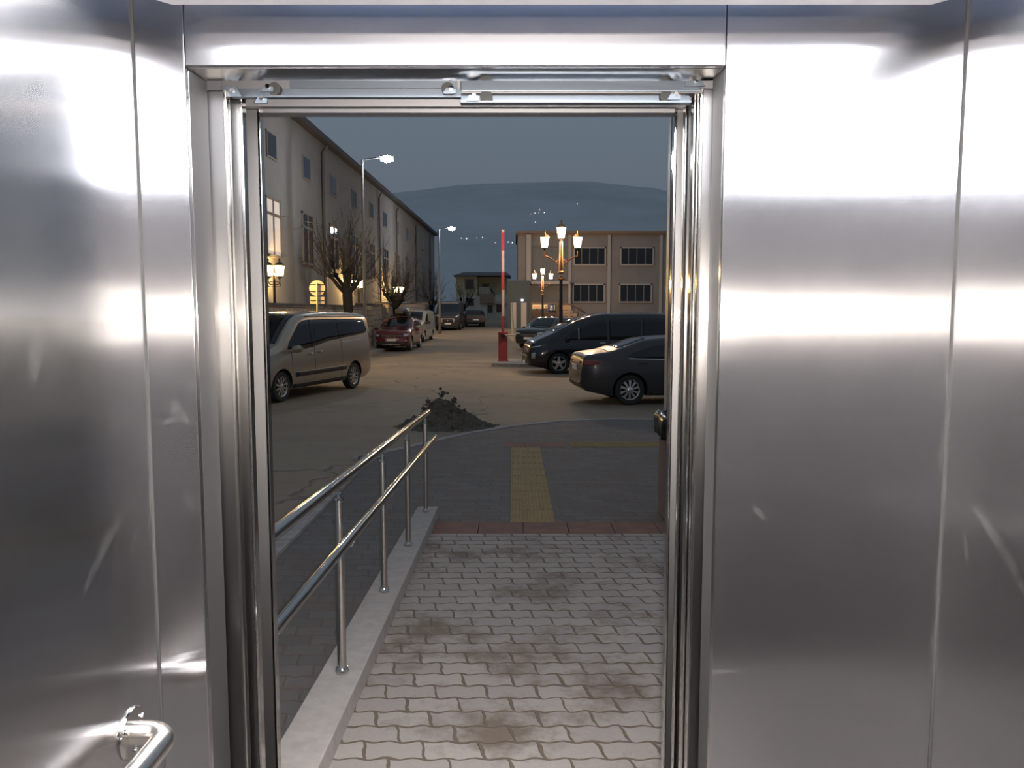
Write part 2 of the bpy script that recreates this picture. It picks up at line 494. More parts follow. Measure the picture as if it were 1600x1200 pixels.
# ------------------------------------------------------------------ mesh builder
class MB:
    def __init__(self):
        self.v, self.f, self.m = [], [], []

    def add(self, verts, faces, mi=0):
        o = len(self.v)
        self.v += [tuple(p) for p in verts]
        self.f += [tuple(i + o for i in q) for q in faces]
        self.m += [mi] * len(faces)
        return self

    def box(self, lo, hi, mi=0, mx=None):
        x0, y0, z0 = lo
        x1, y1, z1 = hi
        vs = [(x0, y0, z0), (x1, y0, z0), (x1, y1, z0), (x0, y1, z0), (x0, y0, z1), (x1, y0, z1), (x1, y1, z1), (x0, y1, z1)]
        if mx is not None:
            vs = [mx @ Vector(p) for p in vs]
        return self.add(vs, [(0, 3, 2, 1), (4, 5, 6, 7), (0, 1, 5, 4), (1, 2, 6, 5), (2, 3, 7, 6), (3, 0, 4, 7)], mi)

    def cbox(self, c, size, rot=0.0, mi=0, axis='Z'):
        h = Vector(size) / 2
        return self.box(-h, h, mi, Matrix.Translation(c) @ Matrix.Rotation(rot, 4, axis))

    def tube(self, pts, rad, n=12, mi=0, cap=True):
        pts = [Vector(p) for p in pts]
        rs = rad if isinstance(rad, (list, tuple)) else [rad] * len(pts)
        rings = []
        up = None
        for i, p in enumerate(pts):
            a = pts[max(i - 1, 0)]
            b = pts[min(i + 1, len(pts) - 1)]
            t = (b - a).normalized()
            if up is None:
                up = t.orthogonal().normalized()
            else:
                up = (up - t * up.dot(t)).normalized()
            s = t.cross(up)
            rings.append([p + (up * math.cos(2 * PI * k / n) + s * math.sin(2 * PI * k / n)) * rs[i] for k in range(n)])
        vs = [q for r_ in rings for q in r_]
        fs = []
        for i in range(len(pts) - 1):
            for k in range(n):
                k2 = (k + 1) % n
                fs.append((i * n + k, i * n + k2, (i + 1) * n + k2, (i + 1) * n + k))
        if cap:
            fs.append(tuple(range(n))[::-1])
            fs.append(tuple((len(pts) - 1) * n + k for k in range(n)))
        return self.add(vs, fs, mi)

    def lathe(self, prof, n=24, c=(0, 0, 0), mi=0, axis='Z', mx=None, phase=0.0, caps=True):
        vs, fs = [], []
        for (r_, h) in prof:
            for k in range(n):
                a = 2 * PI * k / n + phase
                p = Vector((r_ * math.cos(a), r_ * math.sin(a), h))
                if axis == 'Y':
                    p = Vector((p.x, p.z, p.y))
                elif axis == 'X':
                    p = Vector((p.z, p.x, p.y))
                p = (mx @ p if mx is not None else p) + Vector(c)
                vs.append(p)
        for i in range(len(prof) - 1):
            for k in range(n):
                k2 = (k + 1) % n
                fs.append((i * n + k, i * n + k2, (i + 1) * n + k2, (i + 1) * n + k))
        if caps and prof[0][0] > 1e-6:
            fs.append(tuple(range(n))[::-1])
        if caps and prof[-1][0] > 1e-6:
            fs.append(tuple((len(prof) - 1) * n + k for k in range(n)))
        return self.add(vs, fs, mi)

    def prism(self, poly, z0, z1, mi=0, mx=None):
        """poly in XY, extruded along Z"""
        n = len(poly)
        vs = [Vector((x, y, z0)) for x, y in poly] + [Vector((x, y, z1)) for x, y in poly]
        if mx is not None:
            vs = [mx @ p for p in vs]
        fs = [tuple(range(n))[::-1], tuple(range(n, 2 * n))]
        for i in range(n):
            j = (i + 1) % n
            fs.append((i, j, j + n, i + n))
        return self.add(vs, fs, mi)

    def grid(self, rows, mi=0):
        w = len(rows[0])
        vs = [p for r_ in rows for p in r_]
        fs = [(i * w + k, i * w + k + 1, (i + 1) * w + k + 1, (i + 1) * w + k) for i in range(len(rows) - 1) for k in range(w - 1)]
        return self.add(vs, fs, mi)

    def build(self, name, mats, parent=None, smooth=None, bevel=0.0, seg=2, solid=0.0, loc=None, fix=True):
        me = bpy.data.meshes.new(name)
        me.from_pydata([tuple(p) for p in self.v], [], self.f)
        ms = mats if isinstance(mats, (list, tuple)) else [mats]
        for mm in ms:
            me.materials.append(M[mm] if isinstance(mm, str) else mm)
        for p, mi in zip(me.polygons, self.m):
            p.material_index = mi
        me.validate()
        if fix:
            bm = bmesh.new()
            bm.from_mesh(me)
            bmesh.ops.remove_doubles(bm, verts=bm.verts, dist=1e-5)
            bmesh.ops.recalc_face_normals(bm, faces=bm.faces)
            bm.to_mesh(me)
            bm.free()
        if smooth is not None:
            for p in me.polygons:
                p.use_smooth = True
            me.set_sharp_from_angle(angle=R(smooth))
        o = bpy.data.objects.new(name, me)
        COL.objects.link(o)
        o.parent = parent
        if loc is not None:
            o.location = loc
        if solid:
            md = o.modifiers.new('thickness', 'SOLIDIFY')
            md.thickness = solid
            md.offset = -1
        if bevel:
            md = o.modifiers.new('bevel', 'BEVEL')
            md.width = bevel
            md.segments = seg
            md.limit_method = 'ANGLE'
            md.angle_limit = R(40)
        return o


def tag(o, label=None, cat=None, group=None, kind=None):
    if label:
        o['label'] = label
    if cat:
        o['category'] = cat
    if group:
        o['group'] = group
    if kind:
        o['kind'] = kind
    return o


def thing(name, label, cat, loc=(0, 0, 0), rz=0.0, group=None):
    o = bpy.data.objects.new(name, None)
    o.empty_display_size = 0.2
    COL.objects.link(o)
    o.location = loc
    o.rotation_euler = (0, 0, rz)
    return tag(o, label, cat, group)


def structure(o, label=None, cat=None):
    return tag(o, label, cat or 'structure', kind='structure')


def children(o):
    return [c for c in COL.objects if c.parent == o]


def copy_tree(o, parent=None):
    kids = children(o)
    c = o.copy()
    COL.objects.link(c)
    c.parent = parent
    for k in kids:
        copy_tree(k, c)
    return c


# ================================================================== THE LIFT CABIN
FLOOR = 0.21
XL, XR = -0.763, 0.914          # cabin side walls
YF, YB = 1.60, -0.45            # front wall, back wall
OL, OR_ = -0.660, 0.432         # opening in the front wall
OT = at(700, 103, YF).z         # its top
WT = 2.62                       # top of the cabin walls

b = MB(); b.box((XL - 0.03, YB - 0.03, FLOOR - 0.05), (XR + 0.03, 1.94, FLOOR))
structure(b.build('floor', 'lift_floor'), 'dark lift cabin floor', 'floor')
b = MB(); b.box((XL - 0.03, YB, FLOOR), (XL, YF + 0.02, WT))
structure(b.build('wall_left', 'steel_side'), 'brushed steel side wall of the lift with a handrail', 'wall')
b = MB(); b.box((XR, YB, FLOOR), (XR + 0.03, YF + 0.02, WT))
structure(b.build('wall_right', 'steel_side'), 'plain brushed steel side wall of the lift', 'wall')
b = MB(); b.box((XL - 0.03, YB - 0.03, FLOOR), (XR + 0.03, YB, WT))
structure(b.build('unseen_wall_back', 'unseen_back'), 'unseen back wall of the lift, darkened to dim the steel', 'wall')  # kept dark so the steel walls mirror less light
b = MB(); b.box((XL - 0.03, YB - 0.03, WT), (XR + 0.03, YF + 0.05, WT + 0.03))
structure(b.build('ceiling', 'roof_sheet'), 'lift roof above the hung light panel, paled to catch added glow', 'ceiling')
g = 0.0015
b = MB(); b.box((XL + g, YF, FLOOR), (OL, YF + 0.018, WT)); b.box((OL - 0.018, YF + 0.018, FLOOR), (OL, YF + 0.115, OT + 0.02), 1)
structure(b.build('wall_front_left', ['steel_front', 'steel_landing_and_shade'], bevel=0.002), 'narrow brushed steel return beside the door opening', 'wall')  # return face in darker steel: its dark reflections are put into the colour
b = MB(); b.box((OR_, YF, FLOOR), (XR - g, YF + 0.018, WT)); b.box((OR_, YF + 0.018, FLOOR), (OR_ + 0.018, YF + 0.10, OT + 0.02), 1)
structure(b.build('wall_front_right', ['steel_front', 'steel_landing_and_shade'], bevel=0.002), 'wide brushed steel return beside the door opening', 'wall')  # this return is darkened by colour too, standing in for shade
b = MB(); b.box((OL + g, YF, OT), (OR_ - g, YF + 0.018, WT)); b.box((OL + g, YF + 0.018, OT), (OR_ - g, YF + 0.10, OT + 0.018))
structure(b.build('wall_front_top', 'steel_front', bevel=0.002), 'brushed steel transom over the door opening', 'wall')
# corner trims
b = MB(); b.box((XL, YF - 0.003, FLOOR), (XL + 0.003, YF, WT)); structure(b.build('trim_1', 'rubber'), 'dark corner seam on the handrail side', 'trim')
b = MB(); b.box((XR - 0.003, YF - 0.003, FLOOR), (XR, YF, WT)); structure(b.build('trim_2', 'rubber'), 'dark corner seam on the plain side', 'trim')

# hung ceiling panel with its lit diffusers
pz = at(800, 8, 1.525).z
cp = thing('ceiling_light_panel', 'hung steel ceiling panel with cut corners and glowing diffusers', 'ceiling light', (0, 0, pz))
px0, px1, py0, py1, cc = XL + 0.055, XR - 0.055, YB + 0.07, 1.525, 0.06
b = MB(); b.prism([(px0 + cc, py0), (px1 - cc, py0), (px1, py0 + cc), (px1, py1 - cc), (px1 - cc, py1), (px0 + cc, py1), (px0, py1 - cc), (px0, py0 + cc)], 0, 0.035)
b.build('panel', 'ceiling_metal', cp, bevel=0.002)
for (ya, yb) in ((1.02, 1.42), (0.30, 0.95), (-0.32, 0.23)):
    b = MB(); b.box((px0 + 0.09, ya, -0.006), (px1 - 0.09, yb, 0.0))
    b.build('diffuser', 'diffuser', cp)
b = MB(); b.box((px0 + 0.12, py1 - 0.10, 0.036), (px1 - 0.12, py1 - 0.075, 0.046))
b.build('added_glow_strip', 'added_glow', cp)  # added glowing strip, brightens the gap between panel and roof
for sx in (px0 + 0.2, px1 - 0.2):
    for sy in (py0 + 0.2, py1 - 0.25):
        b = MB(); b.tube([(sx, sy, 0.035), (sx, sy, WT - pz)], 0.006, 8)
        b.build('hanger', 'zinc', cp)

# handrail on the side wall
hc = at(210, 1130, 1.484)
hz = hc.z
hr = thing('cabin_handrail', 'satin steel grab rail bent out from the cabin side wall', 'handrail', (XL, 1.470, hz - 0.012))
off = 0.078
pts = [(0.004, 0, 0), (off - 0.045, 0, 0)]
for k in range(1, 9):
    a = PI / 2 * k / 8
    pts.append((off - 0.045 + 0.045 * math.sin(a), -0.045 + 0.045 * math.cos(a), 0))
pts += [(off, -0.3, 0), (off, -0.8, 0), (off, -1.55, 0)]
for k in range(1, 9):
    a = PI / 2 * k / 8
    pts.append((off - 0.045 + 0.045 * math.cos(a), -1.55 - 0.045 * math.sin(a), 0))
pts += [(0.004, -1.595, 0)]
b = MB(); b.tube(pts, 0.0235, 24)
b.build('rail', 'bar', hr, smooth=40)
for yy in (0, -1.595):
    b = MB(); b.lathe([(0.0, 0.0), (0.049, 0.0), (0.051, 0.003), (0.049, 0.006), (0.0, 0.008)], 36, (0.0, yy, 0), axis='X')
    fg = b.build('flange', 'polished', hr, smooth=40)
    for k in range(3):
        a = PI / 2 + 2 * PI * k / 3 + PI
        b = MB(); b.lathe([(0.0, 0.0), (0.006, 0.0), (0.005, 0.004), (0.0, 0.0055)], 12, (0.007, yy + 0.037 * math.cos(a), 0.037 * math.sin(a)), axis='X')
        b.build('screw', 'chrome', fg, smooth=40)


# door panels, one behind another
def door_panel(label, x_edge, side, y, ht, m='steel_jamb'):
    """side -1: slid away to the handrail side, +1: to the other"""
    t = thing('elevator_door_panel', label, 'lift door', (x_edge, y, FLOOR), group='open lift door panels')
    w = 0.42
    lo, hi = (-w, 0) if side < 0 else (0, w)
    b = MB(); b.box((lo, 0, 0.01), (hi, 0.022, ht))
    b.build('sheet', m, t, bevel=0.003, seg=3)
    e0, e1 = (-0.004, 0.003) if side < 0 else (-0.003, 0.004)
    b = MB(); b.box((e0, -0.004, 0.01), (e1, 0.022, ht))
    b.build('edge_strip', 'polished', t, bevel=0.0015)
    b = MB(); b.box((lo + 0.1, 0.005, -0.004), (hi - 0.1, 0.017, 0.01))
    b.build('guide_shoe', 'rubber', t)
    return t


ht = 2.178
door_panel('slim steel door panel just behind the jamb on the handrail side', -0.626, -1, 1.725, ht)
door_panel('second steel door panel from the cabin on the handrail side', -0.606, -1, 1.768, ht)
door_panel('outermost steel landing door panel next to the ramp handrail', -0.600, -1, 1.872, ht, 'steel_landing_and_shade')
door_panel('slim steel door panel just behind the jamb on the bin side', 0.4105, 1, 1.712, ht)
door_panel('second steel door panel from the cabin on the bin side', 0.405, 1, 1.748, ht)
door_panel('third steel door panel from the cabin on the bin side', 0.400, 1, 1.806, ht)
door_panel('outermost steel landing door panel next to the litter bin', 0.388, 1, 1.872, ht, 'steel_landing_and_shade')

# header with tracks and rollers
hd = thing('door_header', 'zinc door operator header with tracks and rollers over the opening', 'door header', (0, 0, 0))
zt = at(560, 152, 1.75).z
zr = at(880, 162, 1.75).z
xm = at(720, 150, 1.75).x
b = MB(); b.box((-1.0, 1.79, 2.40), (0.95, 1.82, 2.60)); b.box((-1.0, 1.70, 2.47), (0.95, 1.82, 2.50))
b.build('back_plate', 'steel_dark', hd)
b = MB(); b.box((-0.62, 1.749, zt), (xm, 1.766, zt + 0.004)); b.box((-0.62, 1.762, zt), (xm, 1.766, zt + 0.022))
b.build('track', 'zinc', hd)
b = MB(); b.box((-0.50, 1.78, zt + 0.028), (xm - 0.01, 1.788, zt + 0.045))
b.build('hanger_rail', 'zinc', hd)
b = MB(); b.box((xm, 1.74, zr), (0.395, 1.76, zr + 0.004)); b.box((xm, 1.76, zr), (0.395, 1.766, zr + 0.02))
b.build('track', 'zinc', hd)
b = MB(); b.box((xm, 1.742, zr + 0.024), (0.415, 1.746, zr + 0.075)); b.box((xm, 1.742, zr + 0.070), (0.415, 1.78, zr + 0.075))
b.build('cover_plate', 'zinc', hd, bevel=0.002)
for (qx, qy, s) in ((362, 146, 1), (418, 140, 0), (702, 143, 0), (738, 154, 0), (1052, 152, 0), (1084, 130, 1), (408, 158, 0)):
    p = at(qx, qy, 1.738)
    b = MB()
    if s:
        b.prism([(-0.02, -0.008), (0.024, -0.008), (0.012, 0.014), (-0.02, 0.014)], 0, 0.006, 0, Matrix.Translation(p) @ Matrix.Rotation(PI / 2, 4, 'X'))
    else:
        b.prism([(-0.014, -0.006), (0.014, -0.006), (0.016, 0.004), (-0.006, 0.007)], 0, 0.006, 0, Matrix.Translation(p) @ Matrix.Rotation(PI / 2, 4, 'X'))
    br = b.build('bracket', 'zinc', hd)
    b = MB(); b.lathe([(0, -0.004), (0.005, -0.004), (0.005, 0.002), (0, 0.002)], 12, p + Vector((0.004, -0.008, 0.004)), axis='Y')
    b.build('bolt', 'chrome', br, smooth=40)
for qx in (430, 700, 760, 1040):
    p = at(qx, 140 if qx < 720 else 152, 1.755)
    b = MB(); b.lathe([(0, -0.008), (0.014, -0.008), (0.014, -0.004), (0.011, 0), (0.014, 0.004), (0.014, 0.008), (0, 0.008)], 20, p, axis='Y')
    b.build('roller', 'rubber', hd, smooth=40)
zl = at(800, 176, 1.90).z
b = MB(); b.box((-0.80, 1.845, zl), (0.62, 1.865, 2.60)); b.box((-0.80, 1.90, zl), (0.62, 1.94, zl + 0.02))
b.build('landing_lintel', 'steel_dark', hd)
b = MB(); b.box((-0.95, 1.68, FLOOR - 0.02), (0.75, 1.93, FLOOR + 0.004))
for k in range(5):
    b.box((-0.95, 1.70 + 0.045 * k, FLOOR + 0.004), (0.75, 1.72 + 0.045 * k, FLOOR + 0.009))
tag(b.build('door_sill', 'zinc'), kind='structure')

# the tower the lift stands in
b = MB()
wy0, wy1 = 1.945, 2.14
wl_, wr_ = -0.72, 0.49
b.box((-1.25, wy0, -0.1), (wl_, wy1, 3.4))
b.box((wr_, wy0, -0.1), (1.45, wy1, 3.4))
b.box((wl_, wy0, zl + 0.09), (wr_, wy1, 3.4))
b.box((-1.25, -0.75, -0.1), (-1.10, wy0, 3.4))
b.box((1.30, -0.75, -0.1), (1.45, wy0, 3.4))
b.box((-1.25, -0.80, -0.1), (1.45, -0.70, 3.4))
b.box((-1.25, -0.80, 3.4), (1.45, wy1, 3.5))
b.box((-1.25, -0.80, -0.2), (1.45, wy0, -0.1))
structure(b.build('wall_exterior', 'concrete_wall'), 'rendered shaft wall around the lift', 'wall')

# ================================================================== RAMP, PAVING, ROAD
def rampz(y):
    return max(0.0, FLOOR - 0.005 - 0.0405 * max(0, y - 2.0))


XK = -0.80                       # kerb centre line
def strip(xa, xb, ys, zf, name, m, thick=0.1):
    b = MB()
    top = [[Vector((xa, y, zf(y))), Vector((xb, y, zf(y)))] for y in ys]
    bot = [[Vector((xa, y, zf(y) - thick)), Vector((xb, y, zf(y) - thick))] for y in ys]
    for i in range(len(ys) - 1):
        b.add([top[i][0], top[i][1], top[i + 1][1], top[i + 1][0]], [(0, 1, 2, 3)])
        b.add([top[i][0], top[i + 1][0], bot[i + 1][0], bot[i][0]], [(0, 1, 2, 3)])
        b.add([top[i][1], bot[i][1], bot[i + 1][1], top[i + 1][1]], [(0, 1, 2, 3)])
    b.add([bot[0][0], bot[0][1], top[0][1], top[0][0]], [(0, 1, 2, 3)])
    b.add([top[-1][0], top[-1][1], bot[-1][1], bot[-1][0]], [(0, 1, 2, 3)])
    return structure(b.build(name, m), None, 'ground')


yr0 = gnd(800, 838, 0.0).y       # red band
yr1 = gnd(800, 816, 0.0).y
o = strip(-0.745, 1.9, [1.90, 2.0, 3, 4, 5, 6, yr0], rampz, 'ramp_floor', 'paver'); o['label'] = 'wavy grey pavers of the ramp with trodden earth'

yend = [gnd(x, y) for x, y in ((560, 716), (640, 700), (680, 690), (740, 677), (800, 667), (880, 658.5), (960, 655.5), (1060, 657))]
poly = [(-0.745, yr1), (-0.745, 7.2), (-1.9, 7.2)]
poly = [(-1.9, 2.15), (-0.9, 2.15), (-0.9, yr1), (2.6, yr1), (7.0, yr1), (7.0, 14.3)] + [(p.x, p.y) for p in reversed(yend)] + [(-1.9, yend[0].y)]
b = MB(); b.prism(poly, -0.12, 0.0)
structure(b.build('sidewalk_paving', 'paver_grey'), 'dark grey wavy paving between ramp and road', 'pavement')
b = MB()
cl = [(7.0, 14.35)] + [(p.x, p.y) for p in reversed(yend)] + [(-1.75, yend[0].y)]
for i in range(len(cl) - 1):
    a_, c_ = Vector((*cl[i], 0)), Vector((*cl[i + 1], 0))
    d_ = (c_ - a_).normalized()
    n_ = Vector((-d_.y, d_.x, 0))
    if n_.y < 0:
        n_ = -n_
    b.prism([tuple((a_ - d_ * 0.01)[:2]), tuple((c_ + d_ * 0.01)[:2]), tuple((c_ + d_ * 0.01 + n_ * 0.12)[:2]), tuple((a_ - d_ * 0.01 + n_ * 0.12)[:2])], -0.12, 0.012)
structure(b.build('curb', 'curbstone'), 'pale flush curb curving along the road edge', 'curb')
b = MB(); b.box((-1.98, 2.15, -0.12), (-1.84, yend[0].y + 0.1, 0.03))
structure(b.build('curb_side', 'curbstone'), 'straight curb beside the narrow footway', 'curb')

ys = [2.15 + 1.0 * i for i in range(33)] + [35 + 2.5 * i for i in range(40)]
b = MB()
xs = [-60, -25, -12, -6, -3, 0, 3, 6, 12, 25, 60]
b.grid([[Vector((x, y, gz(y) - 0.025)) for x in xs] for y in ys])
structure(b.build('road', 'road', fix=False), 'worn lamp lit concrete road', 'road')

# red band, tactile strips
b = MB()
for k in range(7):
    b.box((-0.70 + 0.4 * k + 0.003, yr0 + 0.004, -0.05), (-0.70 + 0.4 * k + 0.397, yr1 - 0.004, 0.006))
structure(b.build('red_paving_band', 'red_tile', bevel=0.003), 'band of red square tiles across the foot of the ramp', 'pavement')


def tactile(name, label, x0, x1, y0, y1, along, m='yellow_tile'):
    b = MB()
    nx, ny = max(1, round((x1 - x0) / 0.4)), max(1, round((y1 - y0) / 0.4))
    sx, sy = (x1 - x0) / nx, (y1 - y0) / ny
    for i in range(nx):
        for j in range(ny):
            xa, ya = x0 + i * sx, y0 + j * sy
            b.box((xa + 0.002, ya + 0.002, -0.05), (xa + sx - 0.002, ya + sy - 0.002, 0.008))
            for k in range(6):
                if along == 'Y':
                    c = xa + sx * (k + 0.5) / 6
                    b.box((c - 0.016, ya + 0.012, 0.008), (c + 0.016, ya + sy - 0.012, 0.014))
                else:
                    c = ya + sy * (k + 0.5) / 6
                    b.box((xa + 0.012, c - 0.016, 0.008), (xa + sx - 0.012, c + 0.016, 0.014))
    return tag(b.build(name, m, bevel=0.003, seg=1), label, 'tactile paving')


yt1 = gnd(800, 700).y
yt2 = gnd(800, 686).y
xt0, xt1 = gnd(797, 815).x, gnd(868, 815).x
tactile('tactile_strip', 'yellow ribbed guide strip leading away from the red band', xt0, xt1, yr1 + 0.004, yt1, 'Y')
tactile('tactile_strip', 'far yellow guide strip turning off across the pavement', 0.85, 2.85, yt1 + 0.06, yt1 + 0.46, 'X')
b = MB()
for k in range(3):
    for j in range(1):
        b.box((xt0 - 0.1 + 0.3 * k, yt1 + 0.05, -0.05), (xt0 - 0.1 + 0.3 * k + 0.296, yt1 + 0.46, 0.006))
structure(b.build('red_paving_square', 'red_tile', bevel=0.003), 'reddish tiles where the guide strips meet', 'pavement')

# ramp kerb
b = MB()
ky = [2.05, 3, 4, 5, 6, 7.15]
def kz(y): return 0.238 - 0.0405 * (y - 3.44) + 0.003
rows = []
for y in ky:
    xc = -0.795 + 0.0075 * (y - 3.44) * 0
    rows.append([Vector((xc - 0.10, y, -0.1)), Vector((xc - 0.10, y, kz(y))), Vector((xc + 0.095, y, kz(y))), Vector((xc + 0.095, y, -0.1))])
b.grid(rows)
b.add(rows[0], [(0, 1, 2, 3)])
b.add(rows[-1], [(3, 2, 1, 0)])
structure(b.build('ramp_kerb', 'kerb', bevel=0.006), 'pale concrete kerb under the ramp handrail', 'kerb')

# ramp handrail
rh = thing('ramp_handrail', 'double steel handrail on four posts along the ramp', 'handrail', (-0.79, 2.1, kz(2.1)))
org = Vector(rh.location)
yp = [3.44, 4.62, 5.72, 6.92]
def hp(x, y, z): return Vector((x, y, z)) - org
y_end = 7.18
def tz(y): return kz(y) + 0.90
b = MB()
pr = [hp(-0.79, y, tz(y)) for y in (2.2, 3, 4, 5, 6, 7, y_end)]
b.tube(pr, 0.0255, 24)
b.lathe([(0, 0), (0.018, 0), (0.0255, -0.01)], 24, pr[-1] + Vector((0, 0.01, 0)), axis='Y')
b.build('top_rail', 'polished', rh, smooth=40)
b = MB()
XLR = -0.725
b.tube([hp(XLR, y, kz(y) + 0.66) for y in (2.2, 3, 4, 5, 6, 7, y_end)], 0.0235, 24)
b.build('lower_rail', 'polished', rh, smooth=40)
for y in yp:
    b = MB()
    b.lathe([(0.0205, 0), (0.0205, 0.815)], 20, hp(-0.79, y, kz(y)))
    po = b.build('post', 'satin', rh, smooth=40)
    b = MB(); b.lathe([(0.03, 0.0), (0.031, 0.012), (0.027, 0.016), (0.0285, 0.022), (0.025, 0.03), (0.0215, 0.032)], 24, hp(-0.79, y, kz(y)))
    b.build('base_collar', 'polished', po, smooth=30)
    b = MB(); b.lathe([(0.022, 0.812), (0.0235, 0.818), (0.0225, 0.825), (0.013, 0.828), (0.013, 0.85), (0.009, 0.856), (0.009, 0.882)], 20, hp(-0.79, y, kz(y)))
    b.build('top_joint', 'polished', po, smooth=30)
    b = MB(); b.tube([hp(-0.77, y, kz(y) + 0.60), hp(-0.735, y, kz(y) + 0.605), hp(XLR, y, kz(y) + 0.625), hp(XLR, y, kz(y) + 0.642)], 0.007, 10)
    b.build('bracket', 'polished', po, smooth=40)

# earth heap
c0 = gnd(700, 664)
def heap():
    b = MB()
    n = 56
    rows = []
    for i in range(n + 1):
        row = []
        for j in range(n + 1):
            x = -1.0 + 1.9 * i / n
            y = -0.75 + 1.5 * j / n
            h = 0.50 * math.exp(-((x + 0.22) ** 2 / 0.10 + y * y / 0.10)) + 0.30 * math.exp(-((x - 0.12) ** 2 / 0.12 + y * y / 0.11)) + 0.10 * math.exp(-((x - 0.45) ** 2 / 0.07 + y * y / 0.08)) + 0.06 * math.exp(-((x + 0.6) ** 2 / 0.05 + y * y / 0.08))
            k = min(1, h / 0.05)
            h *= 0.74
            h += k * (0.10 * noise.noise(Vector((x * 5, y * 5, 3))) + 0.06 * noise.noise(Vector((x * 14, y * 14, 1))) + 0.03 * noise.noise(Vector((x * 30, y * 30, 9))))
            row.append(Vector((x, y, h - 0.03)))
        rows.append(row)
    b.grid(rows)
    for k in range(70):
        a = rnd.uniform(0, 2 * PI)
        rr = rnd.uniform(0.1, 0.7)
        x, y = rr * math.cos(a) * 1.1, rr * math.sin(a) * 0.8
        h = 0.50 * math.exp(-((x + 0.22) ** 2 / 0.10 + y * y / 0.10)) + 0.30 * math.exp(-((x - 0.12) ** 2 / 0.12 + y * y / 0.11))
        s = rnd.uniform(0.012, 0.045)
        b.lathe([(0, -s), (s, -s * 0.4), (s * 0.9, s * 0.5), (0, s)], 6, (x, y, h))
    o = b.build('earth_heap', 'earth', None, loc=(c0.x, c0.y, -0.0))
    return tag(o, 'heap of dark dug earth at the road edge beyond the handrail', 'earth heap', kind='stuff')
heap()

# dark post beside the pavement
pp = at(1046, 600, 8.6)
b = MB(); b.box((-0.01, -0.06, 0), (0.13, 0.06, 4.6)); b.box((-0.016, -0.066, 0), (-0.01, 0.066, 4.6), 1)
tag(b.build('square_post', ['annexe_wall', 'pipe_pale'], None, loc=(pp.x - 0.03, 8.6, 0.0)), 'tall square dark post behind the litter bin', 'post')

# litter bin
bp = gnd(1030, 822)
bn = thing('litter_bin', 'square pinkish concrete litter bin with a black liner folded over its rim', 'litter bin', (bp.x + 0.325, bp.y + 0.27, 0))
b = MB(); b.box((-0.24, -0.25, 0.0), (0.24, 0.25, 0.90))
b.build('body', 'bin_stone', bn, bevel=0.008)
b = MB()
rows = []
n = 48
for (rr, z) in ((0.20, 0.50), (0.23, 0.78), (0.265, 0.86), (0.30, 0.885), (0.335, 0.86), (0.345, 0.79), (0.32, 0.72), (0.315, 0.66)):
    row = []
    for k in range(n + 1):
        a = 2 * PI * (k % n) / n
        q = rr * (1 + 0.13 * math.cos(4 * a + PI) ** 1)
        w = noise.noise(Vector((math.cos(a) * 4, math.sin(a) * 4, z * 6)))
        q *= 1 + 0.10 * w
        row.append(Vector((q * math.cos(a), q * math.sin(a), z + 0.05 * noise.noise(Vector((math.cos(a) * 3, math.sin(a) * 3, 7 + z))))))
    rows.append(row)
b.grid(rows)
b.build('bin_liner', 'bin_bag', bn, smooth=70, solid=0.004, loc=(0, 0, 0.115))
b = MB(); b.lathe([(0, 0), (0.014, 0), (0.014, 0.012), (0, 0.014)], 12, (-0.24, -0.1, 0.70), axis='X')
b.build('latch', 'chrome', bn, smooth=40)

# ================================================================== CARS
def pchip(pts):
    xs = [p[0] for p in pts]
    ysv = [p[1] for p in pts]
    n = len(xs)
    h = [xs[i + 1] - xs[i] for i in range(n - 1)]
    d = [(ysv[i + 1] - ysv[i]) / h[i] for i in range(n - 1)]
    ms = [d[0]] + [0 if d[i - 1] * d[i] <= 0 else 2 * d[i - 1] * d[i] / (d[i - 1] + d[i]) for i in range(1, n - 1)] + [d[-1]]

    def f(x):
        if x <= xs[0]:
            return ysv[0]
        if x >= xs[-1]:
            return ysv[-1]
        i = 0
        while x > xs[i + 1]:
            i += 1
        t = (x - xs[i]) / h[i]
        t2, t3 = t * t, t * t * t
        return (2 * t3 - 3 * t2 + 1) * ysv[i] + (t3 - 2 * t2 + t) * h[i] * ms[i] + (-2 * t3 + 3 * t2) * ysv[i + 1] + (t3 - t2) * h[i] * ms[i + 1]
    return f


def lin(pts):
    def f(x):
        if x <= pts[0][0]:
            return pts[0][1]
        for (a, p), (c, q) in zip(pts, pts[1:]):
            if x <= c:
                return p + (q - p) * (x - a) / (c - a)
        return pts[-1][1]
    return f


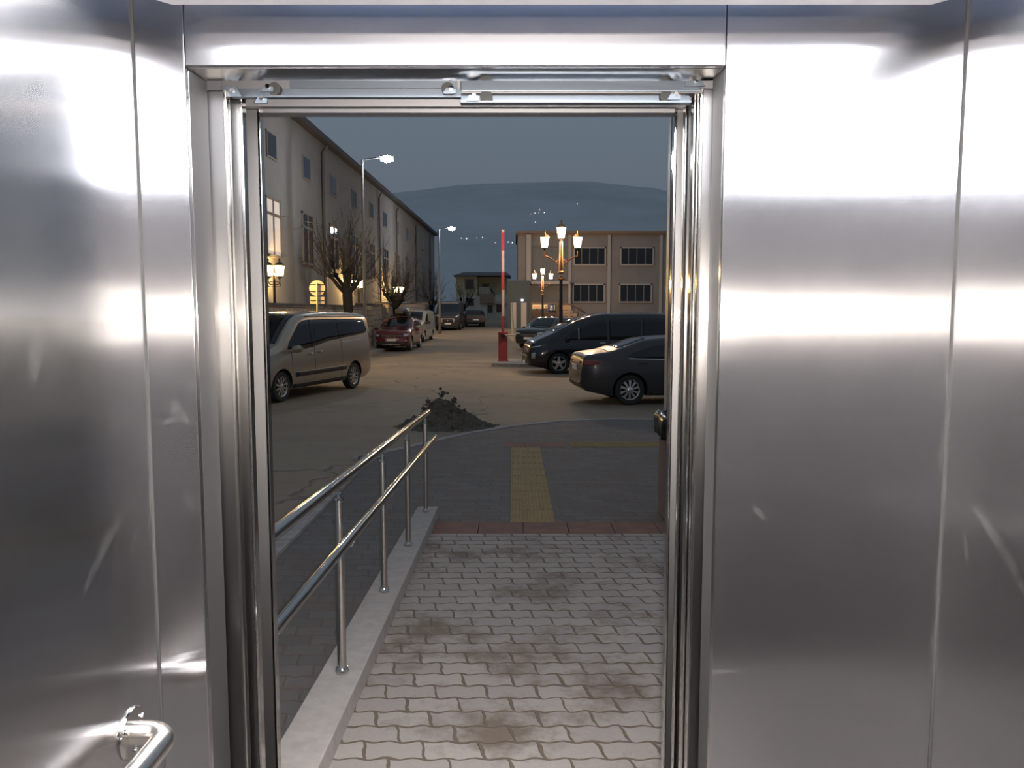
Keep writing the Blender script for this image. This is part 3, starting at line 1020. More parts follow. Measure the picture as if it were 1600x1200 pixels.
class Car:
    """a vehicle: s runs from the nose (0) to the tail (L); local +X is forward, +Y the driver's side"""
    def __init__(self, name, label, loc, heading, L, W, top, bot, belt, plan, tumble, axles, wheel_r, paint, r=0.07, rh=0.09, crown=0.03, spokes=5, group=None, fine=1.0):
        self.L, self.W, self.tumble, self.r, self.rh, self.crown = L, W, tumble, r, rh, crown
        self.top, self.bot, self.belt, self.plan = pchip(top), lin(bot), pchip(belt), pchip(plan)
        self.H = max(z for _, z in top)
        self.root = thing(name, label, 'car', loc, heading, group)
        self.axles, self.wr, self.spokes = axles, wheel_r, spokes
        self.fine = fine
        self.body(paint)
        for s in axles:
            for sd in (1, -1):
                self.wheel(s, sd)

    def X(self, s):
        return self.L / 2 - s

    def hw(self, s, z):
        w = self.W / 2 * self.plan(s)
        zt, z0 = self.top(s), self.bot(s)
        zb = min(self.belt(s), zt)
        if z <= zb:
            t = (z - z0) / max(zb - z0, 0.05)
            k = 1 - 0.06 * ((t - 0.6) ** 2) / 0.36
            w *= k
        else:
            w *= (1 - 0.06 * 0.16 / 0.36)
            w -= self.W / 2 * self.tumble * ((z - zb) / max(self.H - zb, 0.05)) ** 1.15 if self.H - zb > 0.05 else 0
        d = zt - z
        if d < self.r:
            q = min(1, (self.r - d) / self.r)
            w -= self.rh * (1 - math.sqrt(max(0, 1 - q * q)))
        d = z - z0
        if d < 0.05:
            w -= 0.03 * (1 - d / 0.05) ** 2
        return max(w, 0.02)

    def inside(self, s, y, z):
        zt = self.top(s)
        yt = self.hw(s, zt)
        zz = z - (self.crown * max(0, 1 - (y / yt) ** 2) if abs(y) < yt else 0)
        return zz <= zt and z >= self.bot(s) - 0.001 and abs(y) <= self.hw(s, min(z, zt))

    def section(self, s):
        z0, zt = self.bot(s), self.top(s)
        zb = min(self.belt(s), zt - self.r * 0.9)
        lv = []
        for k in range(9):
            lv.append(z0 + (zb - z0) * (k / 8))
        zr = zt - self.r
        if zr > zb:
            for k in range(1, 6):
                lv.append(zb + (zr - zb) * k / 5)
        else:
            for k in range(1, 6):
                lv.append(zb + (zt - self.r * 0.85 - zb) * k / 5 * 0.999)
        zc = lv[-1]
        for k in range(1, 7):
            a = PI / 2 * k / 6
            lv.append(zc + (zt - zc) * math.sin(a))
        side = [(self.hw(s, z), z) for z in lv]
        yt = side[-1][0]
        tops = [(yt * f, zt + self.crown * (1 - f * f)) for f in (0.8, 0.5, 0.2)]
        half = side + tops
        ring = half + [(-y, z) for y, z in reversed(half)]
        return [Vector((self.X(s), y, z)) for y, z in ring]

    def body(self, paint):
        n = int(72 * self.fine)
        st = [self.L * (0.55 * (i / n) + 0.45 * (0.5 - 0.5 * math.cos(PI * i / n))) for i in range(n + 1)]
        b = MB()
        rings = [self.section(s) for s in st]
        w = len(rings[0])
        vs = [p for r_ in rings for p in r_]
        fs = []
        for i in range(n):
            for k in range(w):
                k2 = (k + 1) % w
                fs.append((i * w + k, i * w + k2, (i + 1) * w + k2, (i + 1) * w + k))
        fs.append(tuple(range(w)))
        fs.append(tuple(n * w + k for k in range(w))[::-1])
        b.add(vs, fs)
        o = b.build('body', [paint, 'well'], self.root, smooth=35)
        # wheel arches cut out of the body
        cb = MB()
        for s in self.axles:
            for sd in (1, -1):
                y0, y1 = self.W / 2 - 0.34, self.W / 2 + 0.15
                cb.lathe([(self.wr * 1.17, y0), (self.wr * 1.17, y1)], 40, (self.X(s), 0, self.wr), 1, 'Y', Matrix.Scale(sd, 4, (0, 1, 0)))
        cut = cb.build('cutter', [paint, 'well'], self.root)
        md = o.modifiers.new('arch', 'BOOLEAN')
        md.operation = 'DIFFERENCE'
        md.object = cut
        md.solver = 'EXACT'
        dg = C.evaluated_depsgraph_get()
        dg.update()
        me = bpy.data.meshes.new_from_object(o.evaluated_get(dg))
        if len(me.polygons) > 100:
            o.modifiers.clear()
            o.data = me
            for p in me.polygons:
                p.use_smooth = True
            me.set_sharp_from_angle(angle=R(35))
        else:
            o.modifiers.clear()
        bpy.data.objects.remove(cut)
        self.body_obj = o

    def wheel(self, s, sd):
        r_ = self.wr
        w = 0.20
        yo = self.W / 2 * min(1, self.plan(s)) - 0.035
        c = Vector((self.X(s), 0, r_))
        sc = Matrix.Scale(sd, 4, (0, 1, 0))
        b = MB()
        b.lathe([(r_ * 0.62, yo - w), (r_ * 0.93, yo - w), (r_, yo - w + 0.03), (r_, yo - 0.03), (r_ * 0.95, yo - 0.006), (r_ * 0.80, yo), (r_ * 0.70, yo - 0.008), (r_ * 0.66, yo - 0.03), (r_ * 0.62, yo - 0.05)], 40, c, 0, 'Y', sc, caps=False)
        wh = b.build('wheel', 'tyre', self.root, smooth=40)
        b = MB()
        b.lathe([(r_ * 0.64, yo - 0.05), (r_ * 0.70, yo - 0.006), (r_ * 0.67, yo - 0.004), (r_ * 0.62, yo - 0.03), (r_ * 0.60, yo - 0.12), (0.0, yo - 0.13)], 40, c, 1, 'Y', sc, caps=False)
        b.lathe([(0, yo - 0.008), (0.05, yo - 0.010), (0.075, yo - 0.03), (0.075, yo - 0.12)], 20, c, 0, 'Y', sc, caps=False)
        b.lathe([(r_ * 0.60, yo - 0.03), (r_ * 0.67, yo - 0.004), (r_ * 0.70, yo - 0.006)], 40, c, 0, 'Y', sc, caps=False)
        for k in range(self.spokes):
            a = 2 * PI * k / self.spokes + 0.3
            for off in ((-0.10, 0.10) if self.spokes > 7 else (0,)):
                mx = Matrix.Translation(c) @ sc @ Matrix.Rotation(-a - off * 0.7, 4, 'Y')
                hw0, hw1 = (0.011, 0.015) if self.spokes > 7 else (0.045, 0.032)
                p = [(0.04, -hw0), (r_ * 0.65, -hw1), (r_ * 0.65, hw1), (0.04, hw0)]
                vs = []
                for (x, z) in p:
                    yy = yo - 0.012 - 0.010 * (x > 0.1)
                    vs.append(mx @ Vector((x, yy, z)))
                for (x, z) in p:
                    vs.append(mx @ Vector((x, yo - 0.05, z * 1.3)))
                b.add(vs, [(0, 1, 2, 3), (4, 7, 6, 5), (0, 4, 5, 1), (1, 5, 6, 2), (2, 6, 7, 3), (3, 7, 4, 0)], 0)
        b.build('rim', ['alloy', 'well'], wh, smooth=40)

    # ---- pieces laid on the body
    def on_side(self, name, m, poly, sd, off=0.004, parent=None, ns=14, nz=5, solid=0.006):
        ss = [p[0] for p in poly]
        s0, s1 = min(ss), max(ss)
        rows = []
        for i in range(ns + 1):
            s = s0 + (s1 - s0) * min(max(i / ns, 0.0008), 0.9992)
            zs = []
            for (a, c) in zip(poly, poly[1:] + poly[:1]):
                if (a[0] - s) * (c[0] - s) <= 0 and a[0] != c[0]:
                    zs.append(a[1] + (c[1] - a[1]) * (s - a[0]) / (c[0] - a[0]))
            zl_, zh = min(zs), max(zs)
            row = []
            for k in range(nz + 1):
                z = zl_ + (zh - zl_) * k / nz
                row.append(Vector((self.X(s), sd * (self.hw(s, z) + off), z)))
            rows.append(row)
        b = MB(); b.grid(rows)
        o = b.build(name, m, parent or self.root, smooth=40, fix=True)
        self._solid(o, solid, Vector((0, sd, 0)))
        return o

    def _solid(self, o, t, outward):
        me = o.data
        if me.polygons:
            a = sum((p.normal for p in me.polygons), Vector())
            if a.dot(outward) < 0:
                me.flip_normals()
        md = o.modifiers.new('thickness', 'SOLIDIFY')
        md.thickness = t
        md.offset = -1

    def on_top(self, name, m, s0, s1, f0=0.94, f1=0.94, off=0.005, parent=None, ns=14, nf=10, solid=0.006):
        rows = []
        for i in range(ns + 1):
            s = s0 + (s1 - s0) * i / ns
            f = f0 + (f1 - f0) * i / ns
            zt = self.top(s)
            yt = self.hw(s, zt)
            sl = (self.top(s + 0.02) - self.top(s - 0.02)) / 0.04
            nv = Vector((sl, 0, 1)).normalized()
            rows.append([Vector((self.X(s), yt * f * q, zt + self.crown * (1 - (f * q) ** 2))) + nv * off for q in [-1 + 2 * k / nf for k in range(nf + 1)]])
        b = MB(); b.grid(rows)
        o = b.build(name, m, parent or self.root, smooth=40)
        self._solid(o, solid, Vector((0, 0, 1)))
        return o

    def surf(self, y, z, rear=False):
        n = 320
        for i in range(n + 1):
            s = self.L * 0.45 * i / n
            q = self.L - s if rear else s
            if self.inside(q, y, z):
                return q
        return self.L * 0.5

    def on_end(self, name, m, poly, rear=False, off=0.006, parent=None, ny=12, nz=5, solid=0.01):
        """poly in (y, z), monotone in y"""
        y0, y1 = min(p[0] for p in poly), max(p[0] for p in poly)
        rows = []
        for i in range(ny + 1):
            y = y0 + (y1 - y0) * min(max(i / ny, 0.001), 0.999)
            zs = []
            for (a, c) in zip(poly, poly[1:] + poly[:1]):
                if (a[0] - y) * (c[0] - y) <= 0 and a[0] != c[0]:
                    zs.append(a[1] + (c[1] - a[1]) * (y - a[0]) / (c[0] - a[0]))
            row = []
            for k in range(nz + 1):
                z = min(zs) + (max(zs) - min(zs)) * k / nz
                s = self.surf(y, z, rear)
                row.append(Vector((self.X(s) + (-off if rear else off), y, z)))
            rows.append(row)
        b = MB(); b.grid(rows)
        o = b.build(name, m, parent or self.root, smooth=40)
        self._solid(o, solid, Vector((-1 if rear else 1, 0, 0)))
        return o

    def plate(self, z, rear=False, text=None, y=0.0):
        s = self.surf(y, z, rear)
        s2 = self.surf(y, z + 0.05, rear)
        s = max(s, s2) if rear else min(s, s2)
        x = self.X(s) + (-0.02 if rear else 0.02)
        d = -1 if rear else 1
        b = MB()
        b.box((x - 0.012, y - 0.26, z - 0.056), (x + 0.012, y + 0.26, z + 0.056))
        p = b.build('license_plate', 'plate', self.root, bevel=0.004)
        b = MB(); b.box((x + d * 0.012, y + (-0.25 if not rear else 0.21), z - 0.05), (x + d * 0.0135, y + (-0.21 if not rear else 0.25), z + 0.05))
        b.build('country_band', 'plate_blue', p)
        if text:
            cu = bpy.data.curves.new('plate_text', 'FONT')
            cu.body = text
            cu.size = 0.105
            cu.extrude = 0.001
            cu.align_x = 'CENTER'
            cu.align_y = 'CENTER'
            t = bpy.data.objects.new('plate_text', cu)
            COL.objects.link(t)
            dg = C.evaluated_depsgraph_get()
            dg.update()
            me = bpy.data.meshes.new_from_object(t.evaluated_get(dg))
            bpy.data.objects.remove(t)
            me.materials.clear()
            me.materials.append(M['plate_ink'])
            o = bpy.data.objects.new('lettering', me)
            COL.objects.link(o)
            o.parent = p
            o.rotation_euler = (PI / 2, 0, PI / 2 if not rear else -PI / 2)
            o.location = (x + d * 0.0135, y + 0.02 * d, z)

    def mirror(self, s, z, m, sd):
        y = self.hw(s, z)
        b = MB()
        b.tube([(self.X(s), sd * (y - 0.02), z - 0.03), (self.X(s) - 0.01, sd * (y + 0.08), z - 0.015)], [0.03, 0.025], 10)
        rows = []
        for i in range(9):
            t = i / 8
            yy = y + 0.06 + 0.22 * t
            hh = 0.085 * math.sin(PI * min(0.97, 0.18 + 0.72 * t)) ** 0.5
            rows.append([Vector((self.X(s) + 0.02 + 0.065 * math.cos(a), sd * yy, z + 0.04 + hh * math.sin(a))) for a in [2 * PI * k / 14 for k in range(15)]])
        b.grid(rows)
        b.add(rows[0][:-1], [tuple(range(14))]); b.add(rows[-1][:-1], [tuple(range(14))])
        o = b.build('side_mirror', m, self.root, smooth=50)
        return o

    def handle(self, s, z, sd, m):
        y = self.hw(s, z)
        b = MB()
        b.tube([(self.X(s) + 0.09, sd * (y - 0.005), z), (self.X(s) + 0.07, sd * (y + 0.025), z), (self.X(s) - 0.07, sd * (y + 0.025), z), (self.X(s) - 0.09, sd * (y - 0.005), z)], 0.014, 8)
        return b.build('door_handle', m, self.root, smooth=50)

    def wipers(self, s, m='car_plastic'):
        for sd in (-0.25, 0.35):
            pts = []
            for k in range(6):
                q = s + 0.05 - 0.02 * k * 0
                y = sd + 0.55 * (k / 5 - 0.5)
                pts.append((self.X(q + 0.04 * k / 5), y, self.top(q + 0.04 * k / 5) + self.crown * 0.9 + 0.018))
            b = MB(); b.tube(pts, 0.009, 6)
            b.build('wiper', m, self.root)


def heading_from(front, back):
    d = Vector(front) - Vector(back)
    return math.atan2(d.y, d.x)


def place(car_len, axles, W, side, wheel_front, wheel_back, z=0.0):
    """centre of the car and its heading from where two tyres of one side touch the ground"""
    f, k = Vector((wheel_front[0], wheel_front[1], 0)), Vector((wheel_back[0], wheel_back[1], 0))
    u = (f - k).normalized()
    n = Vector((-u.y, u.x, 0))                      # the driver's side is +n
    mid = (f + k) / 2
    s_mid = (axles[0] + axles[1]) / 2
    cen = mid + u * (s_mid - car_len / 2) - n * side * (W / 2 - 0.1)
    return (cen.x, cen.y, z), math.atan2(u.y, u.x)


# ---- champagne passenger van beside the handrail side of the road
ax = [0.99, 4.29]
f0, b0 = Vector((-5.13, 16.9)), Vector((-4.19, 20.05))
b0 = f0 + (b0 - f0).normalized() * 3.30
loc, hd_ = place(5.34, ax, 1.98, 1, f0, b0, -0.02)
van = Car('passenger_van', 'champagne coloured long passenger van with dark windows and its nose hidden by the door', loc, hd_, 5.34, 1.98,
          [(0, 0.62), (0.05, 0.90), (0.14, 1.04), (0.5, 1.13), (0.95, 1.24), (1.3, 1.52), (1.75, 1.84), (2.1, 1.94), (3.2, 1.985), (4.6, 1.97), (5.12, 1.93), (5.24, 1.84), (5.30, 1.4), (5.34, 0.75)],
          [(0, 0.30), (0.4, 0.24), (4.9, 0.26), (5.34, 0.36)],
          [(0, 0.8), (1.0, 1.06), (2.2, 1.12), (3.0, 1.22), (5.34, 1.30)],
          [(0, 0.72), (0.12, 0.86), (0.4, 0.95), (0.9, 1), (4.6, 1), (5.1, 0.985), (5.25, 0.95), (5.34, 0.90)],
          0.11, ax, 0.34, 'paint_champagne', r=0.13, rh=0.12, spokes=10)
for sd in (1, -1):
    van.on_side('side_window', 'car_glass', [(1.22, 1.16), (1.30, 1.30), (1.80, 1.74), (2.05, 1.80), (2.30, 1.81), (2.30, 1.17), (1.7, 1.12)], sd)
    van.on_side('side_window', 'car_glass', [(2.36, 1.18), (2.36, 1.81), (3.58, 1.82), (3.58, 1.33), (3.0, 1.29)], sd)
    van.on_side('side_window', 'car_glass', [(3.63, 1.34), (3.63, 1.82), (4.92, 1.80), (5.04, 1.72), (5.06, 1.52), (5.0, 1.45), (4.6, 1.41)], sd)
    van.on_side('window_pillar', 'car_glass', [(2.24, 1.17), (2.24, 1.81), (2.41, 1.81), (2.41, 1.18)], sd, 0.009)
    van.on_side('window_pillar', 'car_glass', [(3.52, 1.33), (3.52, 1.82), (3.69, 1.82), (3.69, 1.34)], sd, 0.009)
    van.on_side('slide_rail', 'chrome', [(3.60, 1.225), (3.60, 1.245), (4.75, 1.29), (4.75, 1.27)], sd, 0.006)
    van.on_side('side_moulding', 'car_plastic', [(1.50, 0.52), (1.50, 0.62), (3.86, 0.64), (3.86, 0.54)], sd, 0.014, solid=0.016)
    van.on_side('moulding_strip', 'chrome', [(1.50, 0.622), (1.50, 0.636), (3.86, 0.656), (3.86, 0.642)], sd, 0.013)
    van.on_side('sill', 'car_plastic', [(1.42, 0.26), (1.42, 0.36), (3.88, 0.38), (3.88, 0.27)], sd, 0.006)
    van.on_side('door_gap', 'well', [(2.325, 0.42), (2.325, 1.16), (2.337, 1.16), (2.337, 0.42)], sd, 0.002, ns=2)
    van.on_side('door_gap', 'well', [(3.60, 0.42), (3.60, 1.32), (3.612, 1.32), (3.612, 0.42)], sd, 0.002, ns=2)
    van.on_side('door_gap', 'well', [(1.36, 0.72), (1.36, 1.10), (1.372, 1.10), (1.372, 0.72)], sd, 0.002, ns=2)
    van.on_side('taillight', 'lamp_red', [(5.16, 0.95), (5.14, 1.50), (5.30, 1.48), (5.32, 0.95)], sd, 0.004, ns=4)
    van.handle(2.14, 1.02, sd, 'paint_champagne')
    van.handle(2.56, 1.05, sd, 'paint_champagne')
    van.mirror(1.38, 1.12, 'paint_champagne', sd)
    van.on_side('roof_rail', 'car_plastic', [(2.1, 1.868), (2.1, 1.888), (4.9, 1.888), (4.9, 1.868)], sd, 0.012, solid=0.014)
van.on_top('windshield', 'car_glass', 1.02, 1.98, 0.93, 0.93)
van.on_end('grille', 'car_plastic', [(-0.5, 0.55), (-0.5, 0.72), (0.5, 0.72), (0.5, 0.55)])
for y in (-1, 1):
    van.on_end('headlight', 'lamp_clear', [(y * 0.45, 0.80), (y * 0.45, 0.90), (y * 0.78, 1.0), (y * 0.80, 0.84)])
van.on_end('rear_window', 'car_glass', [(-0.68, 1.25), (-0.62, 1.72), (0.62, 1.72), (0.68, 1.25)], True)
van.on_end('rear_bumper', 'car_plastic', [(-0.84, 0.38), (-0.84, 0.60), (0.84, 0.60), (0.84, 0.38)], True, 0.02)
van.plate(0.85, True)
van.wipers(1.0)

# ---- dark red car with a box on its roof
rc = gnd(612, 549, gz(38))
yr_ = 38.0
rz_ = gz(yr_ + 2)
ax = [0.84, 3.53]
red = Car('red_car', 'dark red crossover car facing the lift beside the stone wall', ((612 - 800) / 1200 * 38 + 0.1, yr_ + 2.1, rz_ - 0.02), R(-90 - 3), 4.34, 1.80,
          [(0, 0.68), (0.04, 0.88), (0.15, 0.98), (0.6, 1.05), (1.15, 1.12), (1.5, 1.34), (1.95, 1.58), (2.3, 1.64), (3.3, 1.62), (4.0, 1.50), (4.2, 1.25), (4.3, 0.95), (4.34, 0.75)],
          [(0, 0.30), (0.4, 0.22), (3.9, 0.24), (4.34, 0.40)],
          [(0, 0.85), (1.0, 0.98), (4.34, 1.05)],
          [(0, 0.80), (0.1, 0.90), (0.35, 0.97), (0.8, 1), (3.8, 1), (4.2, 0.95), (4.34, 0.88)],
          0.17, ax, 0.345, 'paint_red', r=0.09, rh=0.12, spokes=5)
red.on_top('windshield', 'car_glass', 1.22, 1.92, 0.93, 0.92)
red.on_end('grille', 'car_plastic', [(-0.66, 0.68), (-0.62, 0.80), (0.62, 0.80), (0.66, 0.68)])
for z in (0.705, 0.755):
    for sg in (-1, 1):
        red.on_end('grille_bar', 'chrome', [(sg * 0.12, z), (sg * 0.12, z + 0.018), (sg * 0.52, z + 0.018), (sg * 0.52, z)], off=0.02)
for sg in (-1, 1):
    x = red.X(red.surf(0, 0.74)) + 0.03
    b = MB()
    b.prism([(sg * 0.005, -0.045), (sg * 0.03, -0.045), (sg * 0.085, 0.04), (sg * 0.055, 0.04)], 0, 0.014, 0, Matrix.Translation((x, 0, 0.745)) @ Matrix(((0, 0, 1, 0), (1, 0, 0, 0), (0, 1, 0, 0), (0, 0, 0, 1))))
    b.build('emblem', 'chrome', red.root)
    red.on_end('headlight', 'lamp_clear', [(sg * 0.60, 0.72), (sg * 0.60, 0.80), (sg * 0.84, 0.86), (sg * 0.86, 0.74)], off=0.012)
    red.on_end('fog_lamp', 'lamp_clear', [(sg * 0.70, 0.48), (sg * 0.70, 0.55), (sg * 0.78, 0.55), (sg * 0.78, 0.48)], off=0.016)
    red.mirror(1.42, 1.02, 'paint_red', sg)
    red.on_side('side_window', 'car_glass', [(1.42, 1.06), (1.55, 1.20), (1.98, 1.46), (2.45, 1.50), (2.45, 1.06)], sg)
    red.on_side('side_window', 'car_glass', [(2.50, 1.06), (2.50, 1.50), (3.4, 1.46), (3.75, 1.2), (3.6, 1.08)], sg)
    red.on_side('side_cladding', 'car_plastic', [(1.25, 0.23), (1.25, 0.40), (3.1, 0.40), (3.1, 0.23)], sg, 0.008)
    red.handle(2.30, 0.96, sg, 'paint_red')
    red.handle(3.25, 0.98, sg, 'paint_red')
    b = MB(); b.tube([(red.X(1.9), sg * 0.60, 1.60), (red.X(2.0), sg * 0.60, 1.67), (red.X(3.6), sg * 0.60, 1.665), (red.X(3.75), sg * 0.60, 1.60)], 0.016, 8)
    b.build('roof_rail', 'car_plastic', red.root, smooth=50)
red.on_end('lower_grille', 'car_plastic', [(-0.80, 0.31), (-0.80, 0.44), (0.80, 0.44), (0.80, 0.31)], off=0.012)
red.on_end('skid_plate', 'alloy', [(-0.45, 0.27), (-0.45, 0.32), (0.45, 0.32), (0.45, 0.27)], off=0.02)
red.on_end('rear_window', 'car_glass', [(-0.6, 1.12), (-0.55, 1.40), (0.55, 1.40), (0.6, 1.12)], True)
red.plate(0.545, text='CT 4213 B')
red.wipers(1.2)
# the box on its roof
rp = Vector(red.root.location)
bx = thing('roof_cargo_box', 'dark roof box carried on the red crossover car', 'roof box', (rp.x + 0.14, rp.y + 0.35, rp.z + 1.71), R(-93))
b = MB()
rows = []
for i in range(13):
    t = i / 12
    e = math.sin(PI * min(max(t, 0.03), 0.97)) ** 0.35
    rows.append([Vector((0.85 - 1.7 * t, 0.38 * e * math.copysign(abs(math.cos(a)) ** 0.5, math.cos(a)), 0.22 + 0.21 * e * math.copysign(abs(math.sin(a)) ** 0.5, math.sin(a)))) for a in [2 * PI * k / 24 for k in range(24)] + [0]])
b.grid(rows)
b.add(rows[0][:-1], [tuple(range(24))]); b.add(rows[-1][:-1], [tuple(range(24))])
b.build('shell', 'paint_night', bx, smooth=50)
for q in (-0.5, 0.45):
    b = MB(); b.box((q - 0.03, -0.62, -0.045), (q + 0.03, 0.62, 0.012)); b.build('crossbar', 'car_plastic', bx)
b = MB(); b.box((-0.70, 0.365, 0.21), (0.70, 0.385, 0.225)); b.build('seam', 'car_plastic', bx)

# ---- pale van parked behind it
ax = [0.85, 3.6]
yv = 45.0
wv_ = Car('small_white_van', 'pale panel van with its flank in shade behind the red car', ((655 - 800) / 1200 * 45.5 - 0.45, yv + 2.2, gz(yv + 2) - 0.02), R(-90 - 4), 4.6, 1.80,
          [(0, 0.72), (0.05, 0.95), (0.2, 1.05), (0.7, 1.16), (1.0, 1.32), (1.5, 1.72), (1.75, 1.82), (3.5, 1.85), (4.4, 1.82), (4.55, 1.7), (4.6, 0.8)],
          [(0, 0.30), (0.4, 0.22), (4.2, 0.24), (4.6, 0.40)],
          [(0, 0.85), (1.0, 1.02), (4.6, 1.08)],
          [(0, 0.80), (0.1, 0.90), (0.35, 0.97), (0.8, 1), (4.3, 1), (4.6, 0.94)],
          0.09, ax, 0.32, 'paint_white', r=0.10, rh=0.10, spokes=5, fine=0.7)
wv_.on_top('windshield', 'car_glass', 0.92, 1.58, 0.92, 0.92)
for sg in (-1, 1):
    wv_.on_side('side_window', 'car_glass', [(1.15, 1.12), (1.55, 1.60), (2.1, 1.66), (2.1, 1.12)], sg)
    wv_.on_end('headlight', 'lamp_clear', [(sg * 0.55, 0.78), (sg * 0.55, 0.88), (sg * 0.82, 0.98), (sg * 0.84, 0.80)], off=0.012)
    wv_.mirror(1.2, 1.10, 'car_plastic', sg)
wv_.on_end('grille', 'car_plastic', [(-0.5, 0.60), (-0.5, 0.74), (0.5, 0.74), (0.5, 0.60)])
wv_.on_end('bumper', 'car_plastic', [(-0.82, 0.30), (-0.82, 0.52), (0.82, 0.52), (0.82, 0.30)], off=0.02)
wv_.plate(0.47)
wv_.wipers(0.9)

# ---- dark delivery van far down the road
ax = [1.0, 4.4]
yd = 60.0
dv = Car('delivery_van', 'dark delivery van with a pale grille surround far down the road', ((700 - 800) / 1200 * 60, yd + 2.6, gz(yd + 1.5) - 0.02), R(-90), 5.4, 2.05,
         [(0, 0.80), (0.06, 1.05), (0.2, 1.18), (0.6, 1.30), (0.9, 1.48), (1.5, 2.05), (1.8, 2.22), (3.5, 2.27), (5.2, 2.25), (5.35, 2.15), (5.4, 0.9)],
         [(0, 0.30), (0.4, 0.25), (5, 0.28), (5.4, 0.40)],
         [(0, 0.95), (1.0, 1.15), (5.4, 1.2)],
         [(0, 0.82), (0.1, 0.90), (0.4, 0.97), (0.9, 1), (5.1, 1), (5.4, 0.96)],
         0.10, ax, 0.34, 'paint_far', r=0.12, rh=0.12, spokes=5, fine=0.7)
dv.on_top('windshield', 'car_glass', 0.78, 1.62, 0.93, 0.92)
dv.on_end('roof_edge', 'white_paint', [(-0.78, 2.10), (-0.74, 2.15), (0.74, 2.15), (0.78, 2.10)], off=0.02)
dv.on_end('grille', 'car_plastic', [(-0.40, 0.62), (-0.40, 0.84), (0.40, 0.84), (0.40, 0.62)], off=0.012)
gr_ = dv.on_end('grille_surround', 'white_paint', [(-0.52, 0.84), (-0.52, 0.90), (0.52, 0.90), (0.52, 0.84)], off=0.014)
for sg in (-1, 1):
    dv.on_end('grille_surround', 'white_paint', [(sg * 0.41, 0.60), (sg * 0.41, 0.85), (sg * 0.53, 0.85), (sg * 0.50, 0.60)], off=0.014, ny=4)
    dv.on_end('headlight', 'lamp_clear', [(sg * 0.60, 1.0), (sg * 0.62, 1.08), (sg * 0.86, 1.24), (sg * 0.88, 1.08)], off=0.014)
    dv.mirror(1.2, 1.25, 'car_plastic', sg)
    dv.on_side('side_window', 'car_glass', [(1.15, 1.26), (1.55, 1.85), (2.1, 1.92), (2.1, 1.26)], sg)
b = MB(); b.lathe([(0, 0.0), (0.075, 0.0), (0.07, 0.02), (0, 0.025)], 20, (dv.X(dv.surf(0, 0.73)) + 0.01, 0, 0.73), axis='X')
b.build('emblem', 'chrome', dv.root, smooth=40)
dv.plate(0.50)

# ---- dark car behind the delivery van
ax = [0.85, 3.4]
yk = 66.0
dk = Car('dark_hatchback', 'dark hatchback seen beside the delivery van far down the road', ((738 - 800) / 1200 * 66, yk + 2.0, gz(yk + 1) - 0.02), R(90 + 8), 4.2, 1.78,
         [(0, 0.62), (0.1, 0.82), (0.9, 0.98), (1.7, 1.42), (2.4, 1.48), (3.5, 1.42), (4.0, 1.05), (4.15, 0.95), (4.2, 0.7)],
         [(0, 0.30), (0.4, 0.22), (3.9, 0.24), (4.2, 0.40)],
         [(0, 0.8), (1.0, 0.92), (4.2, 0.98)],
         [(0, 0.80), (0.35, 0.97), (0.8, 1), (3.8, 1), (4.2, 0.90)],
         0.17, ax, 0.31, 'paint_far', r=0.09, rh=0.12, fine=0.6)
dk.on_top('rear_window', 'car_glass', 3.45, 3.95, 0.90, 0.92)
dk.on_top('windshield', 'car_glass', 1.0, 1.65, 0.92, 0.92)
for sg in (-1, 1):
    dk.on_side('side_window', 'car_glass', [(1.25, 0.98), (1.75, 1.32), (3.2, 1.32), (3.5, 1.02)], sg)
    dk.on_end('taillight', 'lamp_red', [(sg * 0.55, 0.80), (sg * 0.55, 0.92), (sg * 0.80, 0.92), (sg * 0.80, 0.78)], True, off=0.012)
dk.plate(0.62, True)

# ---- black van across the way
ax = [1.0, 4.27]
wf = gnd(873, 583)
hv = R(180 + 7)
u_ = Vector((math.cos(hv), math.sin(hv)))
wb = Vector((wf.x, wf.y)) - u_ * 3.27
loc, hd_ = place(5.25, ax, 2.0, 1, (wf.x, wf.y), wb, -0.02)
bv = Car('black_van', 'black van with a long sloping windshield parked beside the barrier', loc, hd_, 5.25, 2.0,
         [(0, 0.55), (0.03, 0.78), (0.10, 0.96), (0.25, 1.08), (0.5, 1.20), (0.78, 1.32), (1.2, 1.55), (1.7, 1.78), (2.1, 1.90), (2.6, 1.96), (4.0, 1.97), (5.0, 1.93), (5.15, 1.82), (5.22, 1.4), (5.25, 0.8)],
         [(0, 0.28), (0.4, 0.20), (4.8, 0.22), (5.25, 0.36)],
         [(0, 0.7), (0.9, 0.98), (2.0, 1.06), (5.25, 1.12)],
         [(0, 0.70), (0.05, 0.80), (0.18, 0.89), (0.45, 0.96), (0.9, 1), (4.8, 1), (5.25, 0.92)],
         0.13, ax, 0.345, 'paint_black', r=0.12, rh=0.12, spokes=5)
bv.on_top('windshield', 'car_glass', 0.86, 2.02, 0.92, 0.90)
